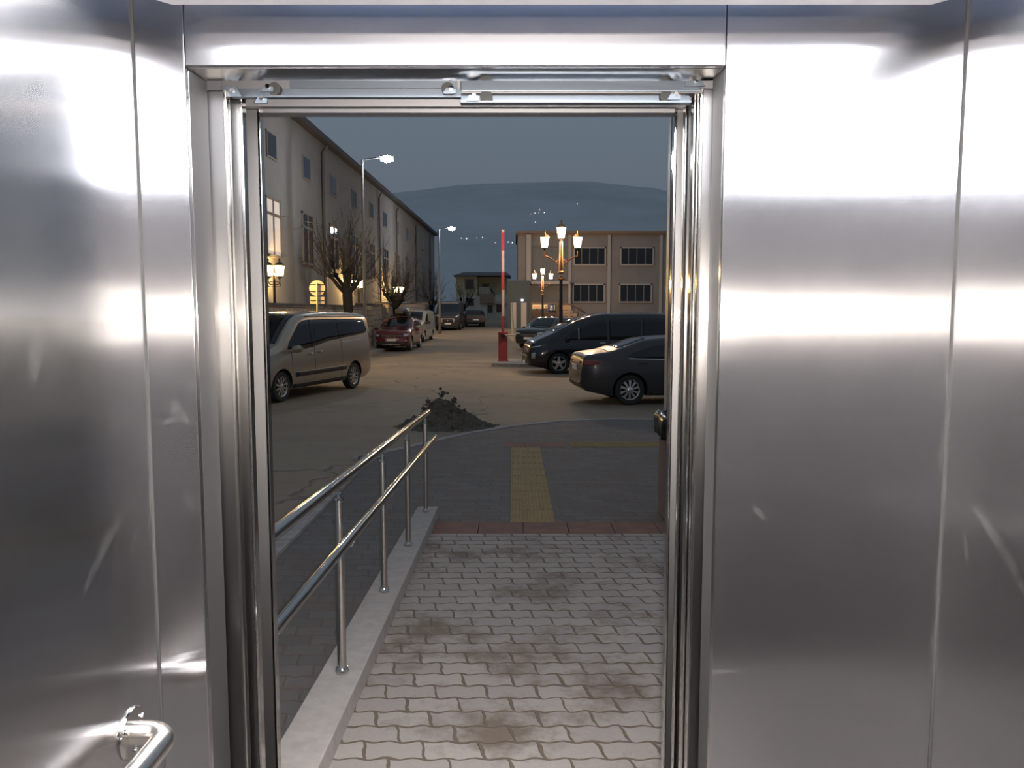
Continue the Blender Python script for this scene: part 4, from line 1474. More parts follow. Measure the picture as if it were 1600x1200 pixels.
for sg in (-1, 1):
    bv.on_side('side_window', 'car_glass', [(1.15, 1.10), (1.42, 1.38), (1.62, 1.48), (1.62, 1.10)], sg)
    bv.on_side('side_window', 'car_glass', [(1.68, 1.10), (1.68, 1.52), (2.15, 1.72), (2.60, 1.79), (2.60, 1.10)], sg)
    bv.on_side('side_window', 'car_glass', [(2.68, 1.10), (2.68, 1.80), (3.75, 1.82), (3.75, 1.12)], sg)
    bv.on_side('side_window', 'car_glass', [(3.82, 1.12), (3.82, 1.82), (4.85, 1.80), (5.0, 1.6), (4.95, 1.16)], sg)
    bv.on_side('window_trim', 'chrome', [(1.64, 1.09), (1.64, 1.50), (1.665, 1.51), (1.665, 1.09)], sg, 0.006, ns=2)
    bv.on_side('headlight', 'lamp_clear', [(0.10, 0.52), (0.10, 0.68), (0.22, 0.70), (0.22, 0.50)], sg, 0.006, ns=5)
    bv.on_side('daylight_strip', 'chrome', [(0.05, 0.84), (0.05, 0.87), (0.40, 0.93), (0.40, 0.90)], sg, 0.006, ns=6)
    bv.mirror(1.30, 1.10, 'paint_black', sg)
    bv.handle(2.45, 1.0, sg, 'chrome')
    bv.handle(2.85, 1.0, sg, 'chrome')
    bv.on_side('sill', 'car_plastic', [(1.45, 0.215), (1.45, 0.33), (3.8, 0.34), (3.8, 0.225)], sg, 0.006)
bv.on_end('grille', 'car_plastic', [(-0.62, 0.36), (-0.60, 0.62), (0.60, 0.62), (0.62, 0.36)], off=0.008)
for z in (0.42, 0.49, 0.56):
    bv.on_end('grille_bar', 'chrome', [(-0.55, z), (-0.55, z + 0.015), (0.55, z + 0.015), (0.55, z)], off=0.02)
bv.on_end('rear_window', 'car_glass', [(-0.68, 1.15), (-0.6, 1.72), (0.6, 1.72), (0.68, 1.15)], True)
bv.plate(0.34)
bv.wipers(0.92)

# ---- graphite sedan, tail towards the road
ax = [0.92, 3.62]
wr_pt = gnd(983, 631)
hs = R(6)
u_ = Vector((math.cos(hs), math.sin(hs)))
wfp = Vector((wr_pt.x, wr_pt.y)) + u_ * 2.70
loc, hd_ = place(4.66, ax, 1.80, -1, wfp, (wr_pt.x, wr_pt.y), -0.02)
sdn = Car('dark_sedan', 'graphite sedan with many-spoked wheels parked tail out before the black van', loc, hd_, 4.66, 1.80,
          [(0, 0.58), (0.1, 0.75), (0.5, 0.88), (1.15, 0.98), (1.7, 1.26), (2.1, 1.40), (2.6, 1.44), (3.2, 1.40), (3.7, 1.25), (4.1, 1.13), (4.45, 1.085), (4.56, 1.06), (4.62, 0.95), (4.66, 0.70)],
          [(0, 0.26), (0.4, 0.18), (4.1, 0.20), (4.55, 0.30), (4.66, 0.40)],
          [(0, 0.72), (1.0, 0.88), (3.5, 0.97), (4.66, 0.98)],
          [(0, 0.74), (0.15, 0.87), (0.5, 0.97), (0.9, 1), (3.8, 1), (4.3, 0.95), (4.55, 0.87), (4.66, 0.78)],
          0.21, ax, 0.325, 'paint_graphite', r=0.07, rh=0.10, spokes=10)
sdn.on_top('rear_window', 'car_glass', 3.22, 3.86, 0.90, 0.92)
sdn.on_top('windshield', 'car_glass', 1.22, 2.0, 0.92, 0.90)
for sg in (-1, 1):
    sdn.on_side('side_window', 'car_glass', [(1.60, 0.96), (1.75, 1.10), (2.2, 1.31), (2.55, 1.34), (2.55, 0.98)], sg)
    sdn.on_side('side_window', 'car_glass', [(2.62, 0.98), (2.62, 1.34), (3.05, 1.30), (3.55, 1.13), (3.68, 1.04), (3.4, 1.0)], sg)
    sdn.on_side('taillight', 'lamp_red', [(4.22, 0.90), (4.30, 0.955), (4.58, 0.97), (4.63, 0.86), (4.45, 0.84)], sg, 0.005, ns=8)
    sdn.on_end('taillight', 'lamp_red', [(sg * 0.36, 0.86), (sg * 0.36, 0.92), (sg * 0.66, 0.95), (sg * 0.68, 0.84)], True, off=0.008)
    sdn.on_end('headlight', 'lamp_clear', [(sg * 0.5, 0.62), (sg * 0.5, 0.70), (sg * 0.75, 0.76), (sg * 0.76, 0.64)])
    sdn.on_end('reflector', 'lamp_red', [(sg * 0.50, 0.48), (sg * 0.50, 0.52), (sg * 0.68, 0.52), (sg * 0.68, 0.48)], True, off=0.01)
    sdn.mirror(1.72, 0.96, 'paint_graphite', sg)
    sdn.handle(2.4, 0.88, sg, 'paint_graphite')
    sdn.handle(3.35, 0.90, sg, 'paint_graphite')
    sdn.on_side('door_gap', 'well', [(2.58, 0.30), (2.58, 0.96), (2.59, 0.96), (2.59, 0.30)], sg, 0.002, ns=2)
    sdn.on_side('sill', 'car_plastic', [(1.35, 0.19), (1.35, 0.26), (3.15, 0.27), (3.15, 0.20)], sg, 0.006)
    sdn.on_side('window_trim', 'chrome', [(1.60, 0.945), (1.60, 0.957), (3.66, 1.0), (3.66, 0.985)], sg, 0.005)
sdn.on_top('boot_gap', 'well', 4.06, 4.08, 0.97, 0.97, 0.002, ns=2)
sdn.on_end('rear_bumper', 'car_plastic', [(-0.68, 0.36), (-0.68, 0.48), (0.68, 0.48), (0.68, 0.36)], True, off=0.008)
sdn.on_end('trim_bar', 'chrome', [(-0.35, 0.885), (-0.35, 0.90), (0.35, 0.90), (0.35, 0.885)], True, off=0.012)
sdn.plate(0.78, True)

# ---- dark green car behind the black van
ax = [0.85, 3.5]
yg = 40.0
gc = Car('dark_suv', 'dark green car with a white plate half hidden behind the black van', (1.98, yg + 1.2, gz(yg + 1) - 0.02), R(-90 - 32), 4.4, 1.84,
         [(0, 0.70), (0.06, 0.90), (0.2, 1.0), (1.1, 1.12), (1.5, 1.36), (1.9, 1.58), (2.3, 1.62), (3.4, 1.58), (4.0, 1.42), (4.3, 1.0), (4.4, 0.7)],
         [(0, 0.30), (0.4, 0.22), (4.0, 0.24), (4.4, 0.40)],
         [(0, 0.85), (1.0, 0.98), (4.4, 1.04)],
         [(0, 0.80), (0.1, 0.90), (0.35, 0.97), (0.8, 1), (3.9, 1), (4.4, 0.88)],
         0.16, ax, 0.34, 'paint_green', r=0.09, rh=0.12, fine=0.7)
gc.on_top('windshield', 'car_glass', 1.16, 1.88, 0.93, 0.92)
for sg in (-1, 1):
    gc.on_side('side_window', 'car_glass', [(1.40, 1.05), (1.95, 1.45), (3.4, 1.45), (3.75, 1.1)], sg)
    gc.on_end('headlight', 'lamp_clear', [(sg * 0.52, 0.76), (sg * 0.52, 0.84), (sg * 0.82, 0.88), (sg * 0.84, 0.76)], off=0.012)
    gc.mirror(1.42, 1.03, 'paint_green', sg)
gc.on_end('grille', 'car_plastic', [(-0.48, 0.62), (-0.50, 0.82), (0.50, 0.82), (0.48, 0.62)], off=0.008)
gc.on_end('grille_bar', 'chrome', [(-0.44, 0.72), (-0.44, 0.74), (0.44, 0.74), (0.44, 0.72)], off=0.016)
gc.plate(0.56)
gc.wipers(1.15)

# ================================================================== STREET FURNITURE
# ---- raised red and white barrier
bx_, by_ = (786 - 800) / 1200 * 30, 30.0
bar = thing('barrier_gate', 'road barrier with a red cabinet and its striped arm raised upright', 'barrier', (bx_, by_, 0.10))
b = MB(); b.box((-0.18, -0.16, 0), (0.18, 0.16, 1.08)); b.box((-0.21, -0.19, -0.02), (0.21, 0.19, 0.04)); b.box((-0.20, -0.18, 1.08), (0.20, 0.18, 1.13))
b.build('cabinet', 'red_paint', bar, bevel=0.012)
b = MB(); b.box((-0.13, -0.165, 0.15), (0.13, -0.160, 0.95)); b.build('cabinet_door', 'red_paint', bar, bevel=0.003)
arm_h = at(787, 360, 30).z - 0.10
arm = thing('x', None, None) if False else None
b = MB()
zz = 0.98
k = 0
seg = [(0.98, 1.75, 0), (1.75, 2.75, 1), (2.75, 3.45, 0), (3.45, 4.25, 1), (4.25, arm_h - 0.1, 0), (arm_h - 0.1, arm_h, 1)]
for (z0, z1, mi) in seg:
    b.box((-0.035, -0.25, z0), (0.055, -0.19, z1), mi)
    b.box((-0.055, -0.25, z0), (-0.035, -0.19, z1), 0)
b.build('arm', ['red_paint', 'white_paint'], bar)
b = MB(); b.lathe([(0, -0.26), (0.09, -0.26), (0.09, -0.16), (0, -0.16)], 24, (0.0, 0.0, 0.98), axis='Y'); b.build('pivot', 'black_metal', bar, smooth=40)
b = MB(); b.tube([(0.0, -0.22, 1.02), (0.5, -0.22, 1.02)], 0.03, 10); b.build('counterweight', 'white_paint', bar, smooth=40)
# traffic island under it
isl = [gnd(776, 575), gnd(830, 578), gnd(905, 586), gnd(905, 566), gnd(800, 560), gnd(776, 562)]
b = MB(); b.prism([(-0.75, 28.8), (0.3, 28.3), (3.6, 27.9), (9.0, 27.4), (9.0, 30.6), (0.2, 31.0), (-0.75, 30.9)], -0.12, 0.10)
structure(b.build('island_curb', 'curbstone', bevel=0.02), 'low kerbed island carrying the barrier', 'curb')


p = at(802, 519, 47.0)
b = MB(); b.tube([(0.0, 0, -0.1), (-0.02, 0, 0.8), (-0.07, 0, 1.4), (-0.10, 0, 2.3)], [0.11, 0.09, 0.08, 0.07], 12)
tag(b.build('leaning_post', 'sign_back', None, smooth=50, loc=(p.x, 47.0, gz(47) - 0.02)), 'pale leaning post standing before the dark annexe', 'post')


# ---- lanterns
def lantern(parent, c, s=1.0, pane='pane', power=LANTERN_POWER, col=(1.0, 0.68, 0.40), cap='brass', finial=True):
    """tapered six sided lantern; c is the middle of its base"""
    c = Vector(c)
    b = MB()
    ph = PI / 6
    b.lathe([(0.03 * s, -0.10 * s), (0.045 * s, -0.04 * s), (0.10 * s, -0.02 * s), (0.135 * s, 0.0), (0.135 * s, 0.02 * s), (0.10 * s, 0.02 * s)], 6, c, 0, phase=ph)
    b.lathe([(0.215 * s, 0.42 * s), (0.225 * s, 0.435 * s), (0.19 * s, 0.47 * s), (0.11 * s, 0.55 * s), (0.05 * s, 0.58 * s), (0.0, 0.585 * s)], 6, c, 1, phase=ph)
    if finial:
        b.lathe([(0.022 * s, 0.57 * s), (0.022 * s, 0.63 * s), (0.045 * s, 0.64 * s), (0.03 * s, 0.66 * s), (0.03 * s, 0.70 * s), (0.0, 0.72 * s)], 10, c, 1)
    for k in range(6):
        a = 2 * PI * k / 6 + ph
        b.tube([c + Vector((0.13 * s * math.cos(a), 0.13 * s * math.sin(a), 0.01 * s)), c + Vector((0.205 * s * math.cos(a), 0.205 * s * math.sin(a), 0.43 * s))], 0.009 * s, 6, 0)
    o = b.build('lantern', ['post_dark', cap], parent)
    b = MB()
    b.lathe([(0.122 * s, 0.025 * s), (0.198 * s, 0.42 * s)], 6, c, phase=ph)
    b.f = [f for f in b.f if len(f) == 4]
    b.m = [0] * len(b.f)
    b.build('pane', pane, o, solid=0.0)
    light('lantern_bulb', c + Vector((0, 0, 0.22 * s)), power, col, 0.06 * s, o)
    return o


def triple_lamp(label, x, y, z0, top_z):
    t = thing('triple_street_lamp', label, 'street lamp', (x, y, z0), 0, 'three lantern street lamps')
    H = top_z - z0
    b = MB()
    b.lathe([(0.24, 0), (0.24, 0.10), (0.20, 0.14), (0.20, 0.55), (0.22, 0.60), (0.15, 0.66), (0.11, 0.8), (0.085, 1.2), (0.06, H - 2.2), (0.055, H - 2.05)], 20)
    b.build('post', 'post_dark', t, smooth=35)
    b = MB()
    b.lathe([(0.055, H - 2.06), (0.17, H - 2.04), (0.175, H - 2.01), (0.08, H - 1.97), (0.06, H - 1.90)], 20)
    b.lathe([(0.06, H - 1.84), (0.13, H - 1.80), (0.13, H - 1.77), (0.085, H - 1.72), (0.10, H - 1.60), (0.075, H - 1.25), (0.062, H - 1.0), (0.058, H - 0.70), (0.06, H - 0.66)], 20)
    b.build('shaft', 'copper', t, smooth=35)
    for sg in (-1, 1):
        b = MB()
        pts = []
        for k in range(11):
            q = k / 10
            pts.append((sg * (0.10 + 0.50 * q), 0, H - 1.52 + 0.33 * math.sin(q * PI / 2)))
        pts += [(sg * 0.605, 0, H - 1.17), (sg * 0.605, 0, H - 0.98)]
        b.tube(pts, [0.022] * len(pts), 10)
        b.tube([(sg * 0.10, 0, H - 1.30), (sg * 0.22, 0, H - 1.42), (sg * 0.30, 0, H - 1.34)], 0.012, 8)
        b.build('arm', 'copper', t, smooth=50)
        lantern(t, (sg * 0.605, 0, H - 0.90), 0.92)
    lantern(t, (0, 0, H - 0.56), 0.96)
    return t


for lab, px, d, py in (('tall three-lantern street lamp rising behind the black van', 877, 28.5, 349), ('three-lantern street lamp standing close before the banner railing', 848, 57.0, 417)):
    p = at(px, py, d)
    triple_lamp(lab, p.x, p.y, gz(d), p.z)


def twin_lamp(label, x, y, z0, lz, powr):
    t = thing('twin_street_lamp', label, 'street lamp', (x, y, z0), R(5), 'two lantern lamps along the facade')
    H = lz - z0
    b = MB(); b.lathe([(0.16, 0), (0.16, 0.5), (0.09, 0.6), (0.06, 1.0), (0.045, H - 0.2), (0.06, H - 0.15), (0.02, H - 0.05)], 16)
    b.build('post', 'post_dark', t, smooth=35)
    for sg in (-1, 1):
        b = MB()
        pts = [(0, 0, H - 0.55)]
        for k in range(9):
            a = -PI / 2 + PI * k / 8
            pts.append((sg * (0.14 + 0.09 * math.cos(a)), 0, H - 0.48 + 0.09 * math.sin(a)))
        pts += [(sg * 0.05, 0, H - 0.36)]
        b.tube(pts, 0.013, 8)
        b.tube([(0, 0, H - 0.50), (sg * 0.18, 0, H - 0.46), (sg * 0.21, 0, H - 0.36), (sg * 0.20, 0, H - 0.30)], 0.016, 8)
        b.build('arm', 'post_dark', t, smooth=50)
        lantern(t, (sg * 0.20, 0, H - 0.20), 0.95, 'pane_warm', powr, (1.0, 0.60, 0.20), 'post_dark')
    return t


for lab, px, py, d in (('two-lantern lamp glowing on the facade above the champagne van', 428, 424, 28.5), ('two-lantern lamp glowing through the bare tree', 560, 444, 41.0), ('two-lantern lamp glowing above the red car', 623, 453, 52.0)):
    p = at(px, py, d)
    twin_lamp(lab, p.x, p.y, gz(d), p.z, WALL_LANTERN_POWER)


def led_lamp(label, px, py, d, pole_px):
    h = at(px, py, d)
    q = at(pole_px, py, d)
    t = thing('led_street_lamp', label, 'street lamp', (q.x, d, gz(d)), 0, 'tall street lights along the facade')
    H = h.z - gz(d)
    dx = h.x - q.x
    b = MB(); b.lathe([(0.12, 0), (0.12, 0.4), (0.08, 0.5), (0.045, H + 0.1)], 14); b.build('pole', 'pipe', t, smooth=40)
    b = MB(); b.tube([(0, 0, H - 0.1), (0.1, 0, H + 0.12), (dx - 0.2, -0.1, H + 0.18)], 0.03, 10); b.build('arm', 'pipe', t, smooth=50)
    b = MB()
    mx = Matrix.Translation((dx, -0.1, H + 0.12)) @ Matrix.Rotation(R(-38), 4, 'X')
    b.box((-0.28, -0.14, 0.0), (0.28, 0.14, 0.07), 0, mx)
    hd2 = b.build('lamp_head', 'pipe', t, bevel=0.02)
    b = MB(); b.lathe([(0, -0.10), (0.12, -0.085), (0.19, 0.0)], 24, (0, 0, 0), 0, 'Z', mx); b.build('lens', 'led', hd2, smooth=60)
    l = light('led_lamp', (dx, -0.22, H - 0.06), LED_POWER, (0.92, 0.97, 1.0), 0.12, t)
    return t


led_lamp('tall street light with a cold white glare above the bare tree', 605, 254, 31.0, 566)
led_lamp('tall street light with a cold white glare above the delivery van', 706, 360, 55.0, 686)

# ---- round sign seen from behind
p = at(495, 450, 29.4)
sg_ = thing('road_sign', 'bare back of a round road sign with a plate below it', 'road sign', (p.x, p.y, 0.0), R(8))
b = MB(); b.tube([(0.0, 0.03, 0), (0.0, 0.03, p.z + 0.18)], 0.03, 12); b.build('pole', 'sign_back', sg_, smooth=40)
b = MB(); b.lathe([(0, 0), (0.285, 0), (0.30, -0.012), (0.30, 0.012), (0.288, 0.012), (0.288, 0.003), (0, 0.003)], 40, (0, 0.075, p.z), axis='Y'); dsc = b.build('disc', 'sign_back', sg_, smooth=30)
for q in (-0.12, 0.13):
    b = MB(); b.box((-0.29, 0.05, p.z + q - 0.014), (0.29, 0.072, p.z + q + 0.014)); b.build('bracket', 'black_metal', dsc)
b = MB(); b.box((-0.27, 0.066, p.z - 0.60), (0.27, 0.076, p.z - 0.33)); pl = b.build('lower_plate', 'sign_back', sg_, bevel=0.004)
b = MB(); b.box((-0.26, 0.05, p.z - 0.48), (0.26, 0.064, p.z - 0.455)); b.build('bracket', 'black_metal', pl)

# ---- slim post on the footway
p = gnd(571, 541, 0.15)
b = MB(); b.lathe([(0.09, 0), (0.09, 0.25), (0.05, 0.3), (0.05, 3.4), (0.0, 3.45)], 14)
tag(b.build('footway_post', 'sign_back', None, smooth=40, loc=(p.x, p.y, 0.15 + gz(p.y) - 0.03)), 'slim pale post on the footway before the stone pier', 'post')


# ---- bare pollarded trees
def tree(label, x, y, z0, h_trunk, r0, crown, n, seed, lean=0.0):
    rg = random.Random(seed)
    t = thing('bare_tree', label, 'tree', (x, y, z0), 0, 'bare pollarded trees')
    b = MB()
    pts, rs = [], []
    for k in range(9):
        q = k / 8
        pts.append((lean * q + 0.04 * math.sin(5 * q), 0.03 * math.cos(4 * q), h_trunk * q))
        rs.append(r0 * (1.25 - 0.35 * q + 0.12 * math.sin(9 * q) + (0.35 * (1 - q) ** 6)))
    b.tube(pts, rs, 14)
    top = Vector(pts[-1])
    knobs = []
    for k in range(7):
        a = 2 * PI * k / 7 + rg.uniform(-0.3, 0.3)
        L = rg.uniform(0.35, 0.75)
        e = top + Vector((math.cos(a) * L, math.sin(a) * L, rg.uniform(0.05, 0.75)))
        s = top - Vector((0, 0, rg.uniform(0.05, 0.5)))
        m_ = s.lerp(e, 0.55) + Vector((0, 0, -0.05))
        b.tube([s, m_, e], [r0 * 0.55, r0 * 0.42, r0 * 0.36], 8)
        b.lathe([(0, -0.12), (0.09, -0.07), (0.13, 0.0), (0.10, 0.08), (0, 0.11)], 8, e)
        knobs.append(e)
    knobs.append(top + Vector((0, 0, 0.1)))
    b.build('trunk', 'bark', t, smooth=60)
    b = MB()
    for k in range(n):
        s = rg.choice(knobs)
        az = math.atan2(s.y - top.y, s.x - top.x) + rg.uniform(-1.1, 1.1)
        el = rg.uniform(-0.25, 1.5)
        if rg.random() < 0.35:
            el = rg.uniform(1.0, 1.55)
        L = crown * rg.uniform(0.45, 1.0) * (0.75 + 0.45 * max(0, el) / 1.5)
        d = Vector((math.cos(az) * math.cos(el), math.sin(az) * math.cos(el), math.sin(el)))
        q = [s]
        p = Vector(s)
        nn = 6
        for j in range(nn):
            d = (d + Vector((rg.uniform(-0.12, 0.12), rg.uniform(-0.12, 0.12), 0.10 + rg.uniform(-0.1, 0.1)))).normalized()
            p = p + d * L / nn
            q.append(Vector(p))
        b.tube(q, [0.020 - 0.0145 * j / nn for j in range(nn + 1)], 4, cap=False)
        for j in range(2, nn + 1):
            for _ in range(2):
                if rg.random() < 0.75:
                    d2 = (d + Vector((rg.uniform(-0.8, 0.8), rg.uniform(-0.8, 0.8), rg.uniform(-0.1, 0.8)))).normalized()
                    l2 = L * rg.uniform(0.12, 0.30)
                    b.tube([q[j - 1], q[j - 1] + d2 * l2 * 0.5 + Vector((0, 0, 0.02)), q[j - 1] + d2 * l2 + Vector((0, 0, 0.07))], [0.008, 0.006, 0.004], 3, cap=False)
    tag(b.build('branches', 'twig', t, fix=False), kind='stuff')
    return t


TX = (546 - 800) / 1200 * 33
tree('bare pollarded tree with a dark stout trunk behind the champagne van', TX, 33.0, 0.1, 3.0, 0.20, 2.4, 120, 3)
tree('bare pollarded tree standing over the red car', (620 - 800) / 1200 * 46.5, 46.5, 0.4, 2.2, 0.17, 2.2, 95, 11)
tree('spindly bare tree before the far pale house', (727 - 800) / 1200 * 76, 76.0, gz(76), 1.6, 0.09, 2.1, 36, 21)
tree('slender bare tree at the far end of the facade', (676 - 800) / 1200 * 66, 66.0, gz(66), 1.8, 0.12, 2.4, 40, 31)

# ---- footway, stone wall, piers along the facade
def fx(d): return -9.80 + 0.0242 * d
def wallx(d): return -8.45 + 0.024 * d
def edgex(d): return -7.25 + 0.022 * d
b = MB()
ds = [18, 26, 35, 45, 60, 80]
rows = [[Vector((edgex(d), d, gz(d) - 0.1)), Vector((edgex(d), d, gz(d) + 0.14)), Vector((edgex(d) - 0.15, d, gz(d) + 0.145)), Vector((fx(d) - 0.2, d, gz(d) + 0.15))] for d in ds]
b.grid(rows)
structure(b.build('sidewalk_far', 'sidewalk'), 'raised footway along the stone wall', 'pavement')

def yard_wall(d0, d1, name, label, zt_=2.25, th=0.3):
    b = MB()
    a_, c_ = Vector((wallx(d0), d0, 0)), Vector((wallx(d1), d1, 0))
    n_ = Vector((-1, 0, 0)) * th
    for (z0, z1, e, mi) in ((0.1, zt_ - 0.08, 0, 0), (zt_ - 0.08, zt_, 0.05, 1)):
        vs = []
        for z in (z0, z1):
            for p in (a_ + Vector((e, 0, 0)), c_ + Vector((e, 0, 0)), c_ + n_ - Vector((e, 0, 0)), a_ + n_ - Vector((e, 0, 0))):
                vs.append(p + Vector((0, 0, z + gz(p.y))))
        b.add(vs, [(0, 3, 2, 1), (4, 5, 6, 7), (0, 1, 5, 4), (1, 2, 6, 5), (2, 3, 7, 6), (3, 0, 4, 7)], mi)
    return tag(b.build(name, ['stone', 'roof']), label, 'wall', kind='structure')


yard_wall(17, 39.0, 'wall_yard', 'stone yard wall behind the champagne van')
yard_wall(40.6, 44.0, 'wall_yard', 'stretch of stone wall between the two piers')
yard_wall(45.2, 64.0, 'wall_yard', 'long stone wall behind the red car')
for lab, d in (('stone gate pier beside the slim post', 39.8), ('stone gate pier lit yellow beside the red car', 44.6)):
    b = MB()
    x = wallx(d)
    b.box((-0.45, -0.4, 0), (0.30, 0.4, 2.15)); b.box((-0.52, -0.47, 2.15), (0.37, 0.47, 2.27), 1)
    tag(b.build('stone_pier', ['stone', 'roof'], None, bevel=0.02, loc=(x, d, gz(d) + 0.1)), lab, 'pier')

# ---- long facade on the lamp side
fa = thing('long_building', 'long two-storey rendered building with downpipes along the lamp lit side', 'building', (fx(20), 20.0, 0.0), 0)
fo = Vector(fa.location)
ang = math.atan2(80 - 18, fx(80) - fx(18))
ux = Vector((math.cos(ang), math.sin(ang), 0))
def fp(d, out, z):
    """point on the facade at depth d, standing out towards the road by out"""
    return Vector((fx(d) + out, d, z)) - fo
ZR = 9.9
def fbox(b, d0, d1, o0, o1, z0, z1, mi=0):
    vs = [fp(d0, o0, z0), fp(d0, o1, z0), fp(d1, o1, z0), fp(d1, o0, z0), fp(d0, o0, z1), fp(d0, o1, z1), fp(d1, o1, z1), fp(d1, o0, z1)]
    b.add(vs, [(0, 1, 2, 3), (4, 7, 6, 5), (0, 4, 5, 1), (1, 5, 6, 2), (2, 6, 7, 3), (3, 7, 4, 0)], mi)
b = MB(); fbox(b, 14, 79, -8, 0, 0, ZR)
b.build('wall', 'facade_warm', fa)
b = MB()
fbox(b, 14, 79.3, -0.3, 0.35, ZR, ZR + 0.25)
vs = [fp(14, 0.35, ZR + 0.25), fp(79.3, 0.35, ZR + 0.25), fp(79.3, -4, ZR + 1.6), fp(14, -4, ZR + 1.6), fp(14, -8.3, ZR + 0.25), fp(79.3, -8.3, ZR + 0.25)]
b.add(vs, [(0, 1, 2, 3), (3, 2, 5, 4), (0, 3, 4), (1, 5, 2), (0, 4, 5, 1)])
b.build('roof', 'roof', fa)
wd = [20.5 + 4.55 * k for k in range(13)]
for i, d in enumerate(wd):
    lit = i == 2
    b = MB()
    z0, z1, w = 4.12, 6.32, 0.85
    fbox(b, d - w, d - w + 0.09, -0.02, 0.06, z0, z1); fbox(b, d + w - 0.09, d + w, -0.02, 0.06, z0, z1)
    fbox(b, d - w, d + w, -0.02, 0.06, z1 - 0.09, z1); fbox(b, d - w, d + w, -0.02, 0.12, z0 - 0.06, z0 + 0.05)
    fbox(b, d - 0.05, d + 0.05, -0.02, 0.05, z0, z1); fbox(b, d - w, d + w, -0.02, 0.055, z0 + 1.52, z0 + 1.62)
    f = b.build('window', 'window_wood', fa)
    if lit:
        f['label'] = 'lit window with pale curtains'
    b = MB(); fbox(b, d - w + 0.05, d + w - 0.05, 0.0, 0.02, z0, z1 - 0.05)
    b.build('pane', 'curtain' if lit else 'glass_dark', f)
    b = MB()
    fbox(b, d - 0.55, d + 0.55, -0.02, 0.05, 7.75, 8.75)
    f = b.build('window', 'window_wood', fa)
    b = MB(); fbox(b, d - 0.48, d + 0.48, 0.03, 0.056, 7.82, 8.68)
    b.build('pane', 'glass_dark', f)
for d in (36.6, 23.0, 50.0, 56.5, 66.0, 75.0):
    b = MB(); b.tube([fp(d, 0.09, 0.1), fp(d, 0.09, 9.4), fp(d, 0.30, 9.75)], 0.075 if d < 45 else 0.06, 12)
    for z in (2, 4, 6, 8):
        b.lathe([(0.095, -0.03), (0.095, 0.03)], 12, fp(d, 0.09, z))
    b.build('downpipe', 'pipe', fa, smooth=40)
b = MB(); fbox(b, 14, 79, 0.0, 0.10, 0.0, 0.8); b.build('plinth', 'stone', fa)

# cables strung before the facade
def cable(label, a, c, sag, r=0.012):
    b = MB()
    pts = []
    for k in range(17):
        q = k / 16
        p = a.lerp(c, q)
        p.z -= sag * 4 * q * (1 - q)
        pts.append(p)
    b.tube(pts, r, 6)
    return tag(b.build('overhead_cable', 'black_metal'), label, 'cable', 'overhead cables')
cable('thin overhead cable crossing before the lit window', at(392, 325, 24), Vector((fx(36.6) + 0.1, 36.6, at(509, 351, 36.6).z)), 0.05, 0.010)

# ---- two storey building across the car park
gb = thing('office_building', 'grey two-storey building with wide windows behind the tall lantern lamps', 'building', (0, 66.0, gz(66)))
B = 66.0
go = Vector(gb.location)
def gx(px): return (px - 800) / 1200 * B
def gzz(py): return at(800, py, B).z - go.z
x0b, x1b = gx(809), gx(809) + 22
b = MB(); b.box((x0b, 0, -0.3), (x1b, 10, gzz(365)))
b.build('wall', 'facade_grey', gb)
b = MB(); b.box((x0b - 0.15, -0.35, gzz(365)), (x1b + 0.2, 10.2, gzz(361))); b.box((x0b - 0.05, -0.15, gzz(367.5)), (x1b, 0, gzz(365)))
b.build('cornice', 'trim_brown', gb)
for xa in (889, 950, 1030):
    b = MB(); b.box((gx(xa) - 0.12, -0.16, -0.2), (gx(xa) + 0.12, 0, gzz(367.5))); b.build('pilaster', 'trim_pale', gb)
for (xa, xb, ya, yb, nm) in ((895, 945, 386, 415, 4), (967, 1019, 386, 415, 4), (894, 944, 443.5, 473, 4), (966, 1017, 443.5, 473, 4), (1044, 1094, 386, 415, 4), (1044, 1094, 443.5, 473, 4)):
    X0, X1, Z0, Z1 = gx(xa), gx(xb), gzz(yb), gzz(ya)
    b = MB()
    t_ = 0.11
    b.box((X0, -0.10, Z0), (X0 + t_, 0, Z1)); b.box((X1 - t_, -0.10, Z0), (X1, 0, Z1)); b.box((X0, -0.10, Z1 - t_), (X1, 0, Z1)); b.box((X0, -0.16, Z0), (X1, 0, Z0 + t_))
    f = b.build('window', 'trim_pale', gb)
    b = MB(); b.box((X0 + t_, -0.03, Z0 + t_), (X1 - t_, -0.01, Z1 - t_)); b.build('pane', 'glass_dark', f)
    b = MB()
    for k in range(1, nm):
        x = X0 + (X1 - X0) * k / nm
        b.box((x - 0.04, -0.07, Z0 + t_), (x + 0.04, -0.02, Z1 - t_))
    b.build('mullion', 'window_wood', f)
# glazed stair bay and porch at its end
b = MB(); b.box((gx(831), -0.08, gzz(440)), (gx(886), 0, gzz(386)))
b.box((gx(831) , -0.14, gzz(386.5)), (gx(886), 0, gzz(385)))
b.build('bay_panel', 'facade_warm', gb)
b = MB(); b.box((gx(829), -1.3, gzz(445)), (gx(888), 0, gzz(440.5))); b.build('porch_roof', 'trim_pale', gb, bevel=0.03)
b = MB(); b.box((gx(822), -0.5, gzz(440)), (gx(829), 0, gzz(367.5))); b.build('pilaster', 'trim_pale', gb)
b = MB(); b.box((gx(829), -0.06, -0.2), (gx(886), 0, gzz(445))); b.build('porch_wall', 'facade_warm', gb)
b = MB(); b.box((gx(886), -1.2, -0.2), (gx(889), -0.9, gzz(445))); b.build('porch_column', 'trim_pale', gb)

